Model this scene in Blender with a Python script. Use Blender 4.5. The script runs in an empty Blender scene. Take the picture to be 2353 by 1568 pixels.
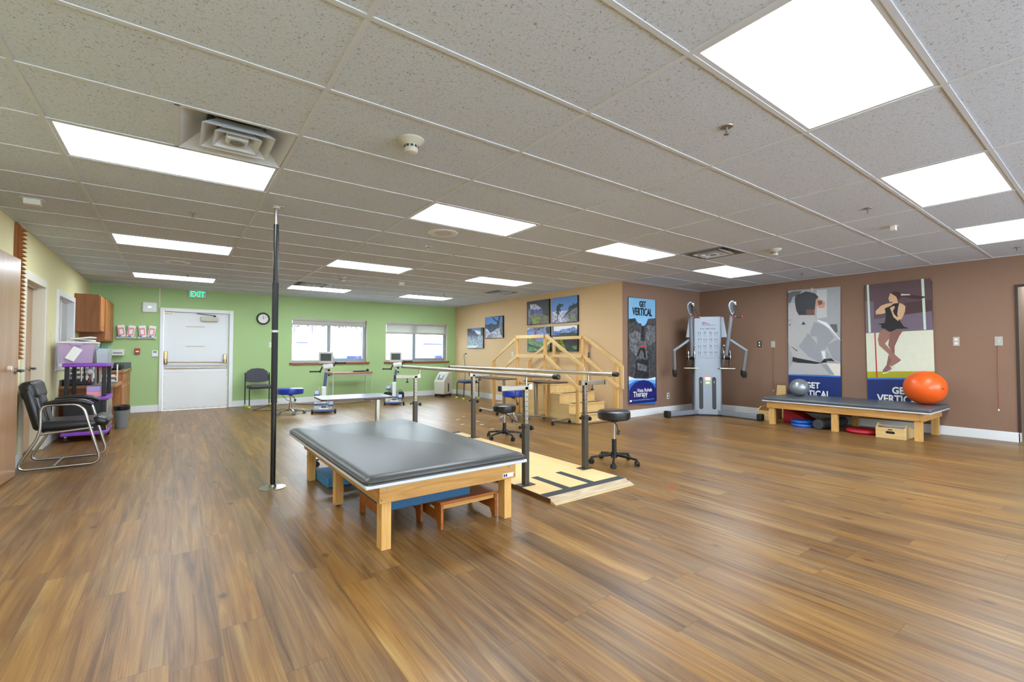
import bpy, bmesh, math, random
from mathutils import Vector, Matrix
random.seed(7)
C = bpy.context.scene.collection
PI = math.pi
EXPOSURE = 0.27
LAMP = 18.0
FLOOR_A = ((78, 50, 24), (122, 84, 40), (140, 102, 52), (166, 132, 76))
FLOOR_B = ((64, 44, 28), (102, 74, 46), (120, 92, 60), (144, 120, 80))

# ------------------------------------------------------------------ camera, world, exposure
HC = 2.5177                      # ceiling height
XL, YG, XB, YB, XR = -1.325, 11.653, 6.628, 5.496, 9.168   # left, green, beige, stub, right walls
YBACK = -3.4
cam_d = bpy.data.cameras.new('camera')
cam = bpy.data.objects.new('camera', cam_d); C.objects.link(cam)
yaw, pitch, roll = .6273, .0256, .001
cy, sy = math.cos(yaw), math.sin(yaw)
f_ = Vector((sy*math.cos(pitch), cy*math.cos(pitch), math.sin(pitch)))
r_ = Vector((cy, -sy, 0)); u_ = r_.cross(f_)
r2 = r_*math.cos(roll) + u_*math.sin(roll); u2 = -r_*math.sin(roll) + u_*math.cos(roll)
M_ = Matrix((r2, u2, -f_)).transposed().to_4x4(); M_.translation = (0, 0, 1.1965)
cam.matrix_world = M_
cam_d.sensor_fit = 'HORIZONTAL'; cam_d.sensor_width = 36
cam_d.lens = 1047.0/2353*36
cam_d.shift_x = 14.68/2353
cam_d.clip_start = .05; cam_d.clip_end = 200
bpy.context.scene.camera = cam
sc = bpy.context.scene
sc.view_settings.view_transform = 'Standard'; sc.view_settings.look = 'None'
sc.view_settings.exposure = EXPOSURE; sc.view_settings.gamma = 1
sc.view_settings.use_curve_mapping = False
w = bpy.data.worlds.new('sky'); sc.world = w; w.use_nodes = True
wn = w.node_tree.nodes['Background']
wn.inputs['Color'].default_value = (.74, .87, 1, 1); wn.inputs['Strength'].default_value = 13.0
sc.cycles.max_bounces = 10; sc.cycles.diffuse_bounces = 6; sc.cycles.caustics_reflective = False
sc.cycles.sample_clamp_indirect = 6
sun_d = bpy.data.lights.new('sun', 'SUN'); sun_d.energy = 9; sun_d.angle = .02
sun = bpy.data.objects.new('sun', sun_d); C.objects.link(sun); sun.rotation_euler = (math.radians(-38), 0, math.radians(200))

# ------------------------------------------------------------------ materials
def lin(c):
    c /= 255.
    return c/12.92 if c <= .04045 else ((c+.055)/1.055)**2.4
def rgb(r, g, b): return (lin(r), lin(g), lin(b), 1)
MATS = {}
def pm(name, col, rough=.5, metal=0, emit=0, var=0, scale=8, bump=0, bscale=60, spec=None, alpha=1, coat=0, trans=0, stretch=None):
    m = bpy.data.materials.new(name); m.use_nodes = True
    nt = m.node_tree; N = nt.nodes; b = N['Principled BSDF']
    c = rgb(*col)
    b.inputs['Base Color'].default_value = c
    b.inputs['Roughness'].default_value = rough; b.inputs['Metallic'].default_value = metal
    if spec is not None: b.inputs['Specular IOR Level'].default_value = spec
    if coat: b.inputs['Coat Weight'].default_value = coat
    if trans: b.inputs['Transmission Weight'].default_value = trans
    if alpha < 1: b.inputs['Alpha'].default_value = alpha
    if emit: b.inputs['Emission Color'].default_value = c; b.inputs['Emission Strength'].default_value = emit
    if var or bump:
        tc = N.new('ShaderNodeTexCoord'); mp = N.new('ShaderNodeMapping')
        nt.links.new(tc.outputs['Object'], mp.inputs[0])
        if stretch: mp.inputs['Scale'].default_value = stretch
    if var:
        n = N.new('ShaderNodeTexNoise'); n.inputs['Scale'].default_value = scale; n.inputs['Detail'].default_value = 5
        nt.links.new(mp.outputs[0], n.inputs['Vector'])
        mx = N.new('ShaderNodeMix'); mx.data_type = 'RGBA'
        mx.inputs[6].default_value = tuple(x*(1-var) for x in c[:3])+(1,)
        mx.inputs[7].default_value = tuple(min(1, x*(1+var)) for x in c[:3])+(1,)
        nt.links.new(n.outputs['Fac'], mx.inputs[0]); nt.links.new(mx.outputs[2], b.inputs['Base Color'])
    if bump:
        n2 = N.new('ShaderNodeTexNoise'); n2.inputs['Scale'].default_value = bscale; n2.inputs['Detail'].default_value = 3
        nt.links.new(mp.outputs[0], n2.inputs['Vector'])
        bp = N.new('ShaderNodeBump'); bp.inputs['Strength'].default_value = bump; bp.inputs['Distance'].default_value = .003
        nt.links.new(n2.outputs['Fac'], bp.inputs['Height']); nt.links.new(bp.outputs[0], b.inputs['Normal'])
    MATS[name] = m
    return m
def wood(name, c1, c2, rough=.4, axis=0, freq=9, dist=5, coat=0):
    m = bpy.data.materials.new(name); m.use_nodes = True
    nt = m.node_tree; N = nt.nodes; L = nt.links; b = N['Principled BSDF']
    tc = N.new('ShaderNodeTexCoord'); mp = N.new('ShaderNodeMapping')
    s = [freq, freq, freq]; s[axis] = freq*.09
    mp.inputs['Scale'].default_value = s
    L.new(tc.outputs['Object'], mp.inputs[0])
    n = N.new('ShaderNodeTexNoise'); n.inputs['Scale'].default_value = 1.6; n.inputs['Detail'].default_value = 8
    n.inputs['Distortion'].default_value = .6; L.new(mp.outputs[0], n.inputs['Vector'])
    wv = N.new('ShaderNodeMath'); wv.operation = 'MULTIPLY'; wv.inputs[1].default_value = dist*2
    L.new(n.outputs['Fac'], wv.inputs[0])
    fr = N.new('ShaderNodeMath'); fr.operation = 'PINGPONG'; fr.inputs[1].default_value = 1; L.new(wv.outputs[0], fr.inputs[0])
    n3 = N.new('ShaderNodeTexNoise'); n3.inputs['Scale'].default_value = 14; n3.inputs['Detail'].default_value = 6
    L.new(mp.outputs[0], n3.inputs['Vector'])
    ad = N.new('ShaderNodeMix'); ad.data_type = 'FLOAT'; ad.inputs[0].default_value = .5
    L.new(fr.outputs[0], ad.inputs[2]); L.new(n3.outputs['Fac'], ad.inputs[3])
    mx = N.new('ShaderNodeMix'); mx.data_type = 'RGBA'
    mx.inputs[6].default_value = rgb(*c1); mx.inputs[7].default_value = rgb(*c2)
    L.new(ad.outputs[0], mx.inputs[0]); L.new(mx.outputs[2], b.inputs['Base Color'])
    b.inputs['Roughness'].default_value = rough
    if coat: b.inputs['Coat Weight'].default_value = coat; b.inputs['Coat Roughness'].default_value = .2
    MATS[name] = m
    return m
def floor_mat():
    m = bpy.data.materials.new('vinyl_planks'); m.use_nodes = True
    nt = m.node_tree; N = nt.nodes; L = nt.links; b = N['Principled BSDF']
    def node(t, **k):
        n = N.new(t)
        for a, v in k.items(): setattr(n, a, v)
        return n
    def mth(op, a, b_=None):
        n = node('ShaderNodeMath', operation=op)
        for i, v in enumerate((a, b_)):
            if v is None: continue
            if isinstance(v, (int, float)): n.inputs[i].default_value = v
            else: L.new(v, n.inputs[i])
        return n.outputs[0]
    geo = node('ShaderNodeNewGeometry'); sp = node('ShaderNodeSeparateXYZ'); L.new(geo.outputs['Position'], sp.inputs[0])
    W, LEN = .176, 1.22
    xs = mth('DIVIDE', sp.outputs[0], W); row = mth('FLOOR', xs); fx = mth('FRACT', xs)
    wr = node('ShaderNodeTexWhiteNoise', noise_dimensions='1D'); L.new(row, wr.inputs['W'])
    ys = mth('ADD', mth('DIVIDE', sp.outputs[1], LEN), mth('MULTIPLY', wr.outputs['Value'], 7.3))
    col = mth('FLOOR', ys); fy = mth('FRACT', ys)
    cv = node('ShaderNodeCombineXYZ'); L.new(row, cv.inputs[0]); L.new(col, cv.inputs[1])
    wc = node('ShaderNodeTexWhiteNoise', noise_dimensions='2D'); L.new(cv.outputs[0], wc.inputs['Vector'])
    # grain coordinates: shifted per plank
    gx = mth('ADD', mth('MULTIPLY', sp.outputs[0], 46), mth('MULTIPLY', wc.outputs['Value'], 90))
    gy = mth('ADD', mth('MULTIPLY', sp.outputs[1], 2.1), mth('MULTIPLY', wc.outputs['Value'], 37))
    gv = node('ShaderNodeCombineXYZ'); L.new(gx, gv.inputs[0]); L.new(gy, gv.inputs[1])
    n1 = node('ShaderNodeTexNoise'); n1.inputs['Scale'].default_value = .5; n1.inputs['Detail'].default_value = 8; n1.inputs['Distortion'].default_value = 1.0; n1.inputs['Roughness'].default_value = .62
    L.new(gv.outputs[0], n1.inputs['Vector'])
    g2 = node('ShaderNodeCombineXYZ'); L.new(mth('MULTIPLY', gx, 5), g2.inputs[0]); L.new(mth('MULTIPLY', gy, 1.2), g2.inputs[1])
    n2 = node('ShaderNodeTexNoise'); n2.inputs['Scale'].default_value = 1.2; n2.inputs['Detail'].default_value = 4
    L.new(g2.outputs[0], n2.inputs['Vector'])
    # knots
    kv = node('ShaderNodeCombineXYZ'); L.new(mth('MULTIPLY', sp.outputs[0], 3.6), kv.inputs[0]); L.new(mth('MULTIPLY', sp.outputs[1], 2.2), kv.inputs[1])
    vo = node('ShaderNodeTexVoronoi'); vo.inputs['Scale'].default_value = 1.0; vo.inputs['Randomness'].default_value = 1
    L.new(kv.outputs[0], vo.inputs['Vector'])
    kr = node('ShaderNodeValToRGB'); L.new(vo.outputs['Distance'], kr.inputs[0])
    kr.color_ramp.elements[0].position = .035; kr.color_ramp.elements[0].color = (.30, .27, .26, 1)
    kr.color_ramp.elements[1].position = .10; kr.color_ramp.elements[1].color = (1, 1, 1, 1)
    s = mth('ADD', mth('ADD', mth('MULTIPLY', n1.outputs['Fac'], .80), mth('MULTIPLY', n2.outputs['Fac'], .24)), mth('MULTIPLY', wc.outputs['Value'], .07))
    def ramp(cols):
        cr = node('ShaderNodeValToRGB'); L.new(s, cr.inputs[0]); e = cr.color_ramp.elements
        e[0].position = .33; e[0].color = rgb(*cols[0]); e[1].position = .79; e[1].color = rgb(*cols[3])
        x = e.new(.49); x.color = rgb(*cols[1]); x = e.new(.61); x.color = rgb(*cols[2]); return cr.outputs[0]
    h1 = node('ShaderNodeCombineXYZ'); L.new(mth('MULTIPLY', gx, .16), h1.inputs[0]); L.new(mth('MULTIPLY', gy, .35), h1.inputs[1])
    n4 = node('ShaderNodeTexNoise'); n4.inputs['Scale'].default_value = 1.0; n4.inputs['Detail'].default_value = 3; n4.inputs['Distortion'].default_value = .8
    L.new(h1.outputs[0], n4.inputs['Vector'])
    hm = node('ShaderNodeMapRange'); L.new(mth('ADD', n4.outputs['Fac'], mth('MULTIPLY', mth('SUBTRACT', wr.outputs['Value'], .5), .22)), hm.inputs[0]); hm.inputs[1].default_value = .36; hm.inputs[2].default_value = .64
    hx = node('ShaderNodeMix', data_type='RGBA'); L.new(hm.outputs[0], hx.inputs[0]); L.new(ramp(FLOOR_A), hx.inputs[6]); L.new(ramp(FLOOR_B), hx.inputs[7])
    mk = node('ShaderNodeMix', data_type='RGBA', blend_type='MULTIPLY'); mk.inputs[0].default_value = .85
    L.new(hx.outputs[2], mk.inputs[6]); L.new(kr.outputs[0], mk.inputs[7])
    hv = node('ShaderNodeHueSaturation'); L.new(mk.outputs[2], hv.inputs['Color'])
    L.new(mth('ADD', .93, mth('MULTIPLY', wc.outputs['Value'], .14)), hv.inputs['Value'])
    # seams
    dx = mth('MINIMUM', fx, mth('SUBTRACT', 1, fx)); dy = mth('MINIMUM', fy, mth('SUBTRACT', 1, fy))
    seam = mth('MAXIMUM', mth('LESS_THAN', mth('MULTIPLY', dx, W), .0011), mth('LESS_THAN', mth('MULTIPLY', dy, LEN), .0014))
    sm = node('ShaderNodeMix', data_type='RGBA'); L.new(mth('MULTIPLY', seam, .55), sm.inputs[0]); L.new(hv.outputs[0], sm.inputs[6]); sm.inputs[7].default_value = rgb(70, 48, 28)
    L.new(sm.outputs[2], b.inputs['Base Color'])
    L.new(mth('ADD', .27, mth('MULTIPLY', n2.outputs['Fac'], .16)), b.inputs['Roughness'])
    b.inputs['Specular IOR Level'].default_value = .36
    bp = node('ShaderNodeBump'); bp.inputs['Strength'].default_value = .25; bp.inputs['Distance'].default_value = .002
    L.new(n2.outputs['Fac'], bp.inputs['Height']); L.new(bp.outputs[0], b.inputs['Normal'])
    MATS['floor'] = m
def ceiling_mat():
    m = bpy.data.materials.new('mineral_tile'); m.use_nodes = True
    nt = m.node_tree; N = nt.nodes; L = nt.links; b = N['Principled BSDF']
    g = N.new('ShaderNodeNewGeometry')
    n = N.new('ShaderNodeTexNoise'); n.inputs['Scale'].default_value = 95; n.inputs['Detail'].default_value = 2; n.inputs['Distortion'].default_value = 1.2
    L.new(g.outputs['Position'], n.inputs['Vector'])
    r = N.new('ShaderNodeValToRGB'); L.new(n.outputs['Fac'], r.inputs[0])
    r.color_ramp.elements[0].position = .30; r.color_ramp.elements[0].color = (.27,.28,.29,1)
    r.color_ramp.elements[1].position = .40; r.color_ramp.elements[1].color = (.585, .655, .745, 1)
    x = r.color_ramp.elements.new(.7); x.color = (.635, .705, .795, 1)
    L.new(r.outputs[0], b.inputs['Base Color']); b.inputs['Roughness'].default_value = .95
    bp = N.new('ShaderNodeBump'); bp.inputs['Strength'].default_value = .35; bp.inputs['Distance'].default_value = .003
    L.new(n.outputs['Fac'], bp.inputs['Height']); L.new(bp.outputs[0], b.inputs['Normal'])
    MATS['ceiling'] = m
floor_mat(); ceiling_mat()

# ------------------------------------------------------------------ mesh builder
class MB:
    def __init__(s): s.bm = bmesh.new(); s.mi = 0
    def _tag(s, n0):
        s.bm.faces.ensure_lookup_table()
        for f in s.bm.faces[n0:]: f.material_index = s.mi
    def box(s, x0, x1, y0, y1, z0, z1):
        n = len(s.bm.faces)
        v = [s.bm.verts.new(p) for p in ((x0,y0,z0),(x1,y0,z0),(x1,y1,z0),(x0,y1,z0),(x0,y0,z1),(x1,y0,z1),(x1,y1,z1),(x0,y1,z1))]
        for q in ((0,3,2,1),(4,5,6,7),(0,1,5,4),(1,2,6,5),(2,3,7,6),(3,0,4,7)): s.bm.faces.new([v[i] for i in q])
        s._tag(n); return s
    def obox(s, c, size, rz=0, rx=0, ry=0):
        n = len(s.bm.faces)
        R = Matrix.Rotation(rz, 3, 'Z') @ Matrix.Rotation(ry, 3, 'Y') @ Matrix.Rotation(rx, 3, 'X')
        v = [s.bm.verts.new(Vector(c) + R @ Vector((a*size[0]/2, b*size[1]/2, d*size[2]/2))) for a, b, d in
             ((-1,-1,-1),(1,-1,-1),(1,1,-1),(-1,1,-1),(-1,-1,1),(1,-1,1),(1,1,1),(-1,1,1))]
        for q in ((0,3,2,1),(4,5,6,7),(0,1,5,4),(1,2,6,5),(2,3,7,6),(3,0,4,7)): s.bm.faces.new([v[i] for i in q])
        s._tag(n); return s
    def bar(s, p, q, w, h, up=(0,0,1)):
        n = len(s.bm.faces)
        p, q = Vector(p), Vector(q); d = (q-p).normalized(); up = Vector(up)
        if abs(d.dot(up)) > .98: up = Vector((0, 1, 0))
        a = d.cross(up).normalized(); b = a.cross(d).normalized()
        v = [s.bm.verts.new(o + a*i*w/2 + b*j*h/2) for o in (p, q) for i, j in ((-1,-1),(1,-1),(1,1),(-1,1))]
        for k in ((0,3,2,1),(4,5,6,7),(0,1,5,4),(1,2,6,5),(2,3,7,6),(3,0,4,7)): s.bm.faces.new([v[i] for i in k][::-1])
        s._tag(n); return s
    def cyl(s, p, q, r, r2=None, seg=20, cap=True):
        n = len(s.bm.faces)
        r2 = r if r2 is None else r2
        p, q = Vector(p), Vector(q); d = (q-p).normalized()
        up = Vector((0,0,1)) if abs(d.z) < .95 else Vector((1,0,0))
        a = d.cross(up).normalized(); b = d.cross(a).normalized()
        A = [s.bm.verts.new(p + (a*math.cos(t)+b*math.sin(t))*r) for t in [2*PI*i/seg for i in range(seg)]]
        B = [s.bm.verts.new(q + (a*math.cos(t)+b*math.sin(t))*r2) for t in [2*PI*i/seg for i in range(seg)]]
        for i in range(seg): s.bm.faces.new((A[i], A[(i+1)%seg], B[(i+1)%seg], B[i]))
        if cap: s.bm.faces.new(A[::-1]); s.bm.faces.new(B)
        s._tag(n); return s
    def tube(s, pts, r, seg=12, closed=False, radii=None):
        n = len(s.bm.faces); P = [Vector(p) for p in pts]; rings = []; prev = None; m = len(P)
        for i in range(m):
            if closed: d = (P[(i+1)%m]-P[i-1]).normalized()
            else: d = (P[min(i+1, m-1)]-P[max(i-1, 0)]).normalized()
            if prev is None:
                up = Vector((0,0,1)) if abs(d.z) < .9 else Vector((1,0,0)); a = d.cross(up).normalized()
            else: a = (prev - d*prev.dot(d)).normalized()
            prev = a; b = d.cross(a).normalized(); rr = radii[i] if radii else r
            rings.append([s.bm.verts.new(P[i] + (a*math.cos(t)+b*math.sin(t))*rr) for t in [2*PI*k/seg for k in range(seg)]])
        for i in range(m if closed else m-1):
            A, B = rings[i], rings[(i+1)%m]
            for k in range(seg): s.bm.faces.new((A[k], A[(k+1)%seg], B[(k+1)%seg], B[k]))
        if not closed: s.bm.faces.new(rings[0][::-1]); s.bm.faces.new(rings[-1])
        s._tag(n); return s
    def lathe(s, prof, c=(0,0,0), seg=32, sx=1, sy=1):
        n = len(s.bm.faces); c = Vector(c); rings = []
        for r, z in prof:
            if r < 1e-5: rings.append([s.bm.verts.new(c+Vector((0,0,z)))])
            else: rings.append([s.bm.verts.new(c+Vector((r*math.cos(2*PI*k/seg)*sx, r*math.sin(2*PI*k/seg)*sy, z))) for k in range(seg)])
        for A, B in zip(rings, rings[1:]):
            for k in range(seg):
                if len(A) == 1 and len(B) == 1: break
                if len(A) == 1: s.bm.faces.new((A[0], B[(k+1)%seg], B[k]))
                elif len(B) == 1: s.bm.faces.new((A[k], A[(k+1)%seg], B[0]))
                else: s.bm.faces.new((A[k], A[(k+1)%seg], B[(k+1)%seg], B[k]))
        if len(rings[0]) > 1: s.bm.faces.new(rings[0][::-1])
        if len(rings[-1]) > 1: s.bm.faces.new(rings[-1])
        s._tag(n); return s
    def prism(s, poly, f0, f1):   # f0, f1 map (u,v) to the two end faces
        n = len(s.bm.faces)
        A = [s.bm.verts.new(f0(*p)) for p in poly]; B = [s.bm.verts.new(f1(*p)) for p in poly]; m = len(poly)
        s.bm.faces.new(A[::-1]); s.bm.faces.new(B)
        for i in range(m): s.bm.faces.new((A[i], A[(i+1)%m], B[(i+1)%m], B[i]))
        s._tag(n); return s
    def poly(s, pts):
        n = len(s.bm.faces); s.bm.faces.new([s.bm.verts.new(p) for p in pts]); s._tag(n); return s
    def ball(s, c, r, sc=(1,1,1), seg=24):
        n = len(s.bm.faces)
        m = Matrix.Translation(Vector(c)) @ Matrix.Diagonal((sc[0], sc[1], sc[2], 1))
        bmesh.ops.create_uvsphere(s.bm, u_segments=seg, v_segments=seg//2, radius=r, matrix=m)
        s._tag(n); return s
    def build(s, name, mat, parent=None, bevel=0, smooth=True, segs=2, sub=0, loc=None):
        bm = s.bm; bmesh.ops.recalc_face_normals(bm, faces=bm.faces)
        o0 = Vector((0,0,0))
        if parent is not None:
            p = parent
            while p: o0 = o0 + p.location; p = p.parent
        elif loc is not None: o0 = Vector(loc)
        if o0.length: bmesh.ops.translate(bm, verts=bm.verts, vec=-o0)
        me = bpy.data.meshes.new(name); 
        for e in bm.edges:
            if len(e.link_faces) == 2 and e.calc_face_angle(0) > math.radians(38): e.smooth = False
        for f in bm.faces: f.smooth = smooth
        bm.to_mesh(me); bm.free()
        for mm in (mat if isinstance(mat, (list, tuple)) else [mat]): me.materials.append(MATS[mm])
        o = bpy.data.objects.new(name, me); C.objects.link(o)
        if parent is not None: o.parent = parent
        elif loc is not None: o.location = loc
        if bevel:
            md = o.modifiers.new('bevel', 'BEVEL'); md.width = bevel; md.segments = segs; md.limit_method = 'ANGLE'; md.angle_limit = math.radians(40)
            md.use_clamp_overlap = True
        if sub:
            md = o.modifiers.new('sub', 'SUBSURF'); md.levels = sub; md.render_levels = sub
        return o
def tag(o, label, cat, group=None, kind=None):
    o['label'] = label; o['category'] = cat
    if group: o['group'] = group
    if kind: o['kind'] = kind
    return o
def thing(name, label, cat, loc=(0,0,0), group=None):
    o = bpy.data.objects.new(name, None); C.objects.link(o); o.location = loc
    o.empty_display_size = .1
    return tag(o, label, cat, group)
def struct(o, kind='structure'): o['kind'] = kind; return o
def one(mb, name, mat, label, cat, loc=None, group=None, **k):
    return tag(mb.build(name, mat, None, loc=loc, **k), label, cat, group)
def copy_tree(o, parent=None):
    c = o.copy(); C.objects.link(c); c.parent = parent
    for ch in [x for x in list(bpy.data.objects) if x.parent == o]: copy_tree(ch, c)
    return c
def fillet(pts, r, n=5):
    P = [Vector(p) for p in pts]; out = [P[0]]
    for i in range(1, len(P)-1):
        a, b, c = P[i-1], P[i], P[i+1]; u = (a-b); v = (c-b)
        rr = min(r, u.length*.49, v.length*.49); p0 = b+u.normalized()*rr; p1 = b+v.normalized()*rr
        for k in range(n+1):
            t = k/n; out.append(p0*(1-t)**2 + b*2*t*(1-t) + p1*t*t)
    out.append(P[-1]); return out
def text(name, body, size, mat, parent, origin, xd, yd, bold=0, align='LEFT', width=None, extr=.0004, shear=0):
    cu = bpy.data.curves.new(name, 'FONT'); cu.body = body; cu.size = size; cu.offset = bold; cu.align_x = align; cu.extrude = extr
    cu.resolution_u = 3; cu.shear = shear
    to = bpy.data.objects.new(name, cu); C.objects.link(to)
    dg = bpy.context.evaluated_depsgraph_get(); me = bpy.data.meshes.new_from_object(to.evaluated_get(dg))
    bpy.data.objects.remove(to); bpy.data.curves.remove(cu)
    xd, yd = Vector(xd).normalized(), Vector(yd).normalized(); nd = xd.cross(yd)
    xs = [v.co.x for v in me.vertices]; k = 1
    if width and xs: k = width/(max(xs)-min(xs))
    o0 = Vector((0,0,0)); p = parent
    while p: o0 = o0 + p.location; p = p.parent
    for v in me.vertices:
        c = v.co.copy(); v.co = Vector(origin) + xd*c.x*k + yd*c.y + nd*c.z - o0
    me.name = name
    for _ in range(1): me.materials.append(MATS[mat])
    o = bpy.data.objects.new(name, me); C.objects.link(o); o.parent = parent
    return o

# plain materials (base colours)
for a in (
 ('grid',(206,213,220),.55), ('white_paint',(226,228,226),.45), ('trim_white',(228,230,230),.4),
 ('door_white',(222,226,226),.4), ('cream_frame',(214,208,186),.45),
 ('black_plastic',(16,16,17),.42), ('black_rubber',(22,22,22),.7), ('black_metal',(17,17,18),.3),
 ('dark_gray',(60,60,62),.6), ('mid_gray',(120,122,124),.5), ('light_gray',(184,186,186),.45),
 ('beige_plastic',(196,192,176),.5), ('offwhite',(224,222,212),.5), ('paper',(235,235,230),.8),
 ('tape_black',(52,55,58),.75), ('purple',(130,66,178),.4), ('brass',(190,150,80),.3),
 ('blue_vinyl',(28,58,160),.28), ('slate_blue',(82,98,134),.45),
 ('foam_blue',(74,146,205),.75), ('foam_dark',(44,88,122),.8),
 ('orange',(236,96,28),.32), ('silver_ball',(150,156,158),.3,.55), ('red_disc',(176,20,38),.5), ('blue_disc',(26,96,190),.45),
 ('mat_vinyl',(62,62,60),.36), ('edge_gray',(196,200,206),.35), ('bench_vinyl',(84,88,92),.34),
 ('tennis',(178,206,70),.9), ('fabric_gray',(74,74,82),.95), ('fabric_blue',(66,84,106),.95),
 ('leather',(28,27,29),.32), ('screen',(44,52,50),.25), ('red',(206,40,40),.5), ('green_btn',(40,140,90),.5),
 ('countertop',(96,98,96),.4), ('oldwhite',(198,196,186),.6), ('machine_silver',(136,142,150),.35,.25),
 ('pink',(226,150,160),.7), ('violet_box',(170,150,205),.6), ('teal',(70,160,160),.6), ('switch_gray',(176,172,160),.5),
 ('fire_red',(176,40,36),.4), ('laminate_dark',(76,58,46),.35), ('laminate_gray',(150,155,166),.3),
 ('blind',(176,174,160),.6),('sash_gray',(140,150,154),.4),('bounce_concrete',(214,224,236),.9),('dark_brown',(52,36,26),.6), ('cord',(48,44,40),.6), ('cord_red',(150,70,60),.6), ('siding',(232,230,224),.8), ('fence',(34,38,96),.8), ('twig',(52,34,74),.9),
 ('steel_brown',(62,57,48),.38), ('acoustic',(160,96,44),.7),
): pm(*a)
for n, c in dict(art_bg=(158,160,160), art_dkgray=(90,92,96), art_ltgray=(190,190,188), art_cream=(220,212,198), art_gi=(176,174,172),
    art_gi2=(150,150,154), art_gi3=(92,94,100), art_skin=(196,140,112), art_skindk=(104,64,52), art_skinl=(208,168,132), art_hair=(30,30,34), art_navy2=(40,54,80),
    art_belt=(34,38,40), art_blue=(46,110,190), art_white=(226,228,232), art_maroon=(92,70,76), art_mar2=(112,98,112), art_mar3=(76,50,54),
    art_mint=(196,214,196), art_ice=(212,212,190), art_yel=(172,164,20), art_redl=(186,54,50), art_hair2=(70,42,40), art_tights=(150,106,92),
    art_tights2=(134,90,82), art_dress=(28,26,26), art_sky=(126,178,214), art_rock=(66,66,68), art_rock2=(40,40,43), art_rock3=(98,98,100),
    art_red=(200,40,50), art_pale=(210,226,236), art_lblue=(120,176,226), art_navy=(24,28,104), art_haze=(130,148,160), art_skyb=(92,134,196),
    art_mtn=(52,56,84), art_mtn2=(108,116,140), art_pine=(40,56,44), art_snow=(176,178,196), art_gray=(116,116,120), art_bark=(48,44,56),
    art_mtnb=(72,88,150), art_mtnb2=(120,140,196), art_grass=(98,140,84), art_grass2=(112,112,88), art_grass3=(126,140,62), art_trunk=(134,96,92),
    art_navy_panel=(20,44,108)).items():
    nat = any(k in n for k in ('rock','mtn','pine','grass','haze','art_gray','snow','bark','trunk'))
    mm = pm(n, c, .45, var=(.6 if nat else .06), scale=15)
    if nat:
        nt = mm.node_tree; nz = [q for q in nt.nodes if q.type == 'TEX_NOISE'][0]; mx = [q for q in nt.nodes if q.type == 'MIX'][0]
        nz.inputs['Detail'].default_value = 9; nz.inputs['Roughness'].default_value = .7
        mr = nt.nodes.new('ShaderNodeMapRange'); mr.inputs[1].default_value = .38; mr.inputs[2].default_value = .62
        nt.links.new(nz.outputs['Fac'], mr.inputs[0]); nt.links.new(mr.outputs[0], mx.inputs[0])
pm('wall_green', (166,194,136), .85, bump=.25, bscale=160, var=.02, scale=3)
pm('wall_yellow', (224,216,166), .85, bump=.25, bscale=160, var=.02, scale=3)
pm('wall_beige', (214,184,142), .85, bump=.25, bscale=160, var=.02, scale=3)
pm('wall_brown', (138,108,88), .9, bump=.5, bscale=220, var=.10, scale=120)
pm('wall_office', (196,176,130), .85)
pm('chrome', (186,184,178), .28, metal=1)
pm('steel_post', (150,144,130), .33, metal=1)
pm('steel_bar', (196,190,176), .36, metal=1)
pm('nickel', (176,170,156), .3, metal=1)
pm('brass_m', (186,164,122), .34, metal=1)
pm('glass', (255,255,255), .02, trans=1)
pm('clear_plastic', (196,170,205), .2, alpha=.72)
pm('clear_gray', (196,206,216), .2, alpha=.7)
pm('lamp_panel', (232,244,255), .5, emit=LAMP)
pm('exit_green', (30,220,120), .5, emit=2.2)
pm('led', (120,255,140), .5, emit=3)
wood('oak_table', (214,164,92), (184,126,58), .42, axis=0, freq=7)
wood('oak_apron', (216,170,100), (182,126,60), .42, axis=0, freq=7)
wood('oak_apron_y', (216,170,100), (182,126,60), .42, axis=1, freq=7)
wood('pine_leg', (222,180,112), (200,150,80), .45, axis=2, freq=7)
wood('cab_oak', (190,124,60), (154,88,34), .42, axis=2, freq=8)
wood('cab_side', (150,92,38), (122,70,26), .5, axis=2, freq=5)
wood('door_wood', (186,146,108), (160,118,80), .35, axis=2, freq=3, dist=3, coat=.3)
wood('plywood', (226,194,136), (208,172,112), .5, axis=1, freq=2.2, dist=2)
wood('plywood_edge', (110,72,38), (78,48,24), .6, axis=1, freq=14)
wood('worn_ply', (206,186,150), (150,126,96), .6, axis=0, freq=6, dist=7)
wood('maple', (224,192,134), (206,168,106), .48, axis=2, freq=3, dist=2)
wood('maple_y', (226,196,138), (206,168,106), .48, axis=1, freq=4, dist=3)
wood('sill_wood', (150,84,38), (120,62,26), .4, axis=0, freq=6)
wood('stool_wood', (176,104,44), (138,72,26), .45, axis=0, freq=6)
wood('deskwood', (176,128,74), (150,100,50), .45, axis=0, freq=6)

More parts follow.
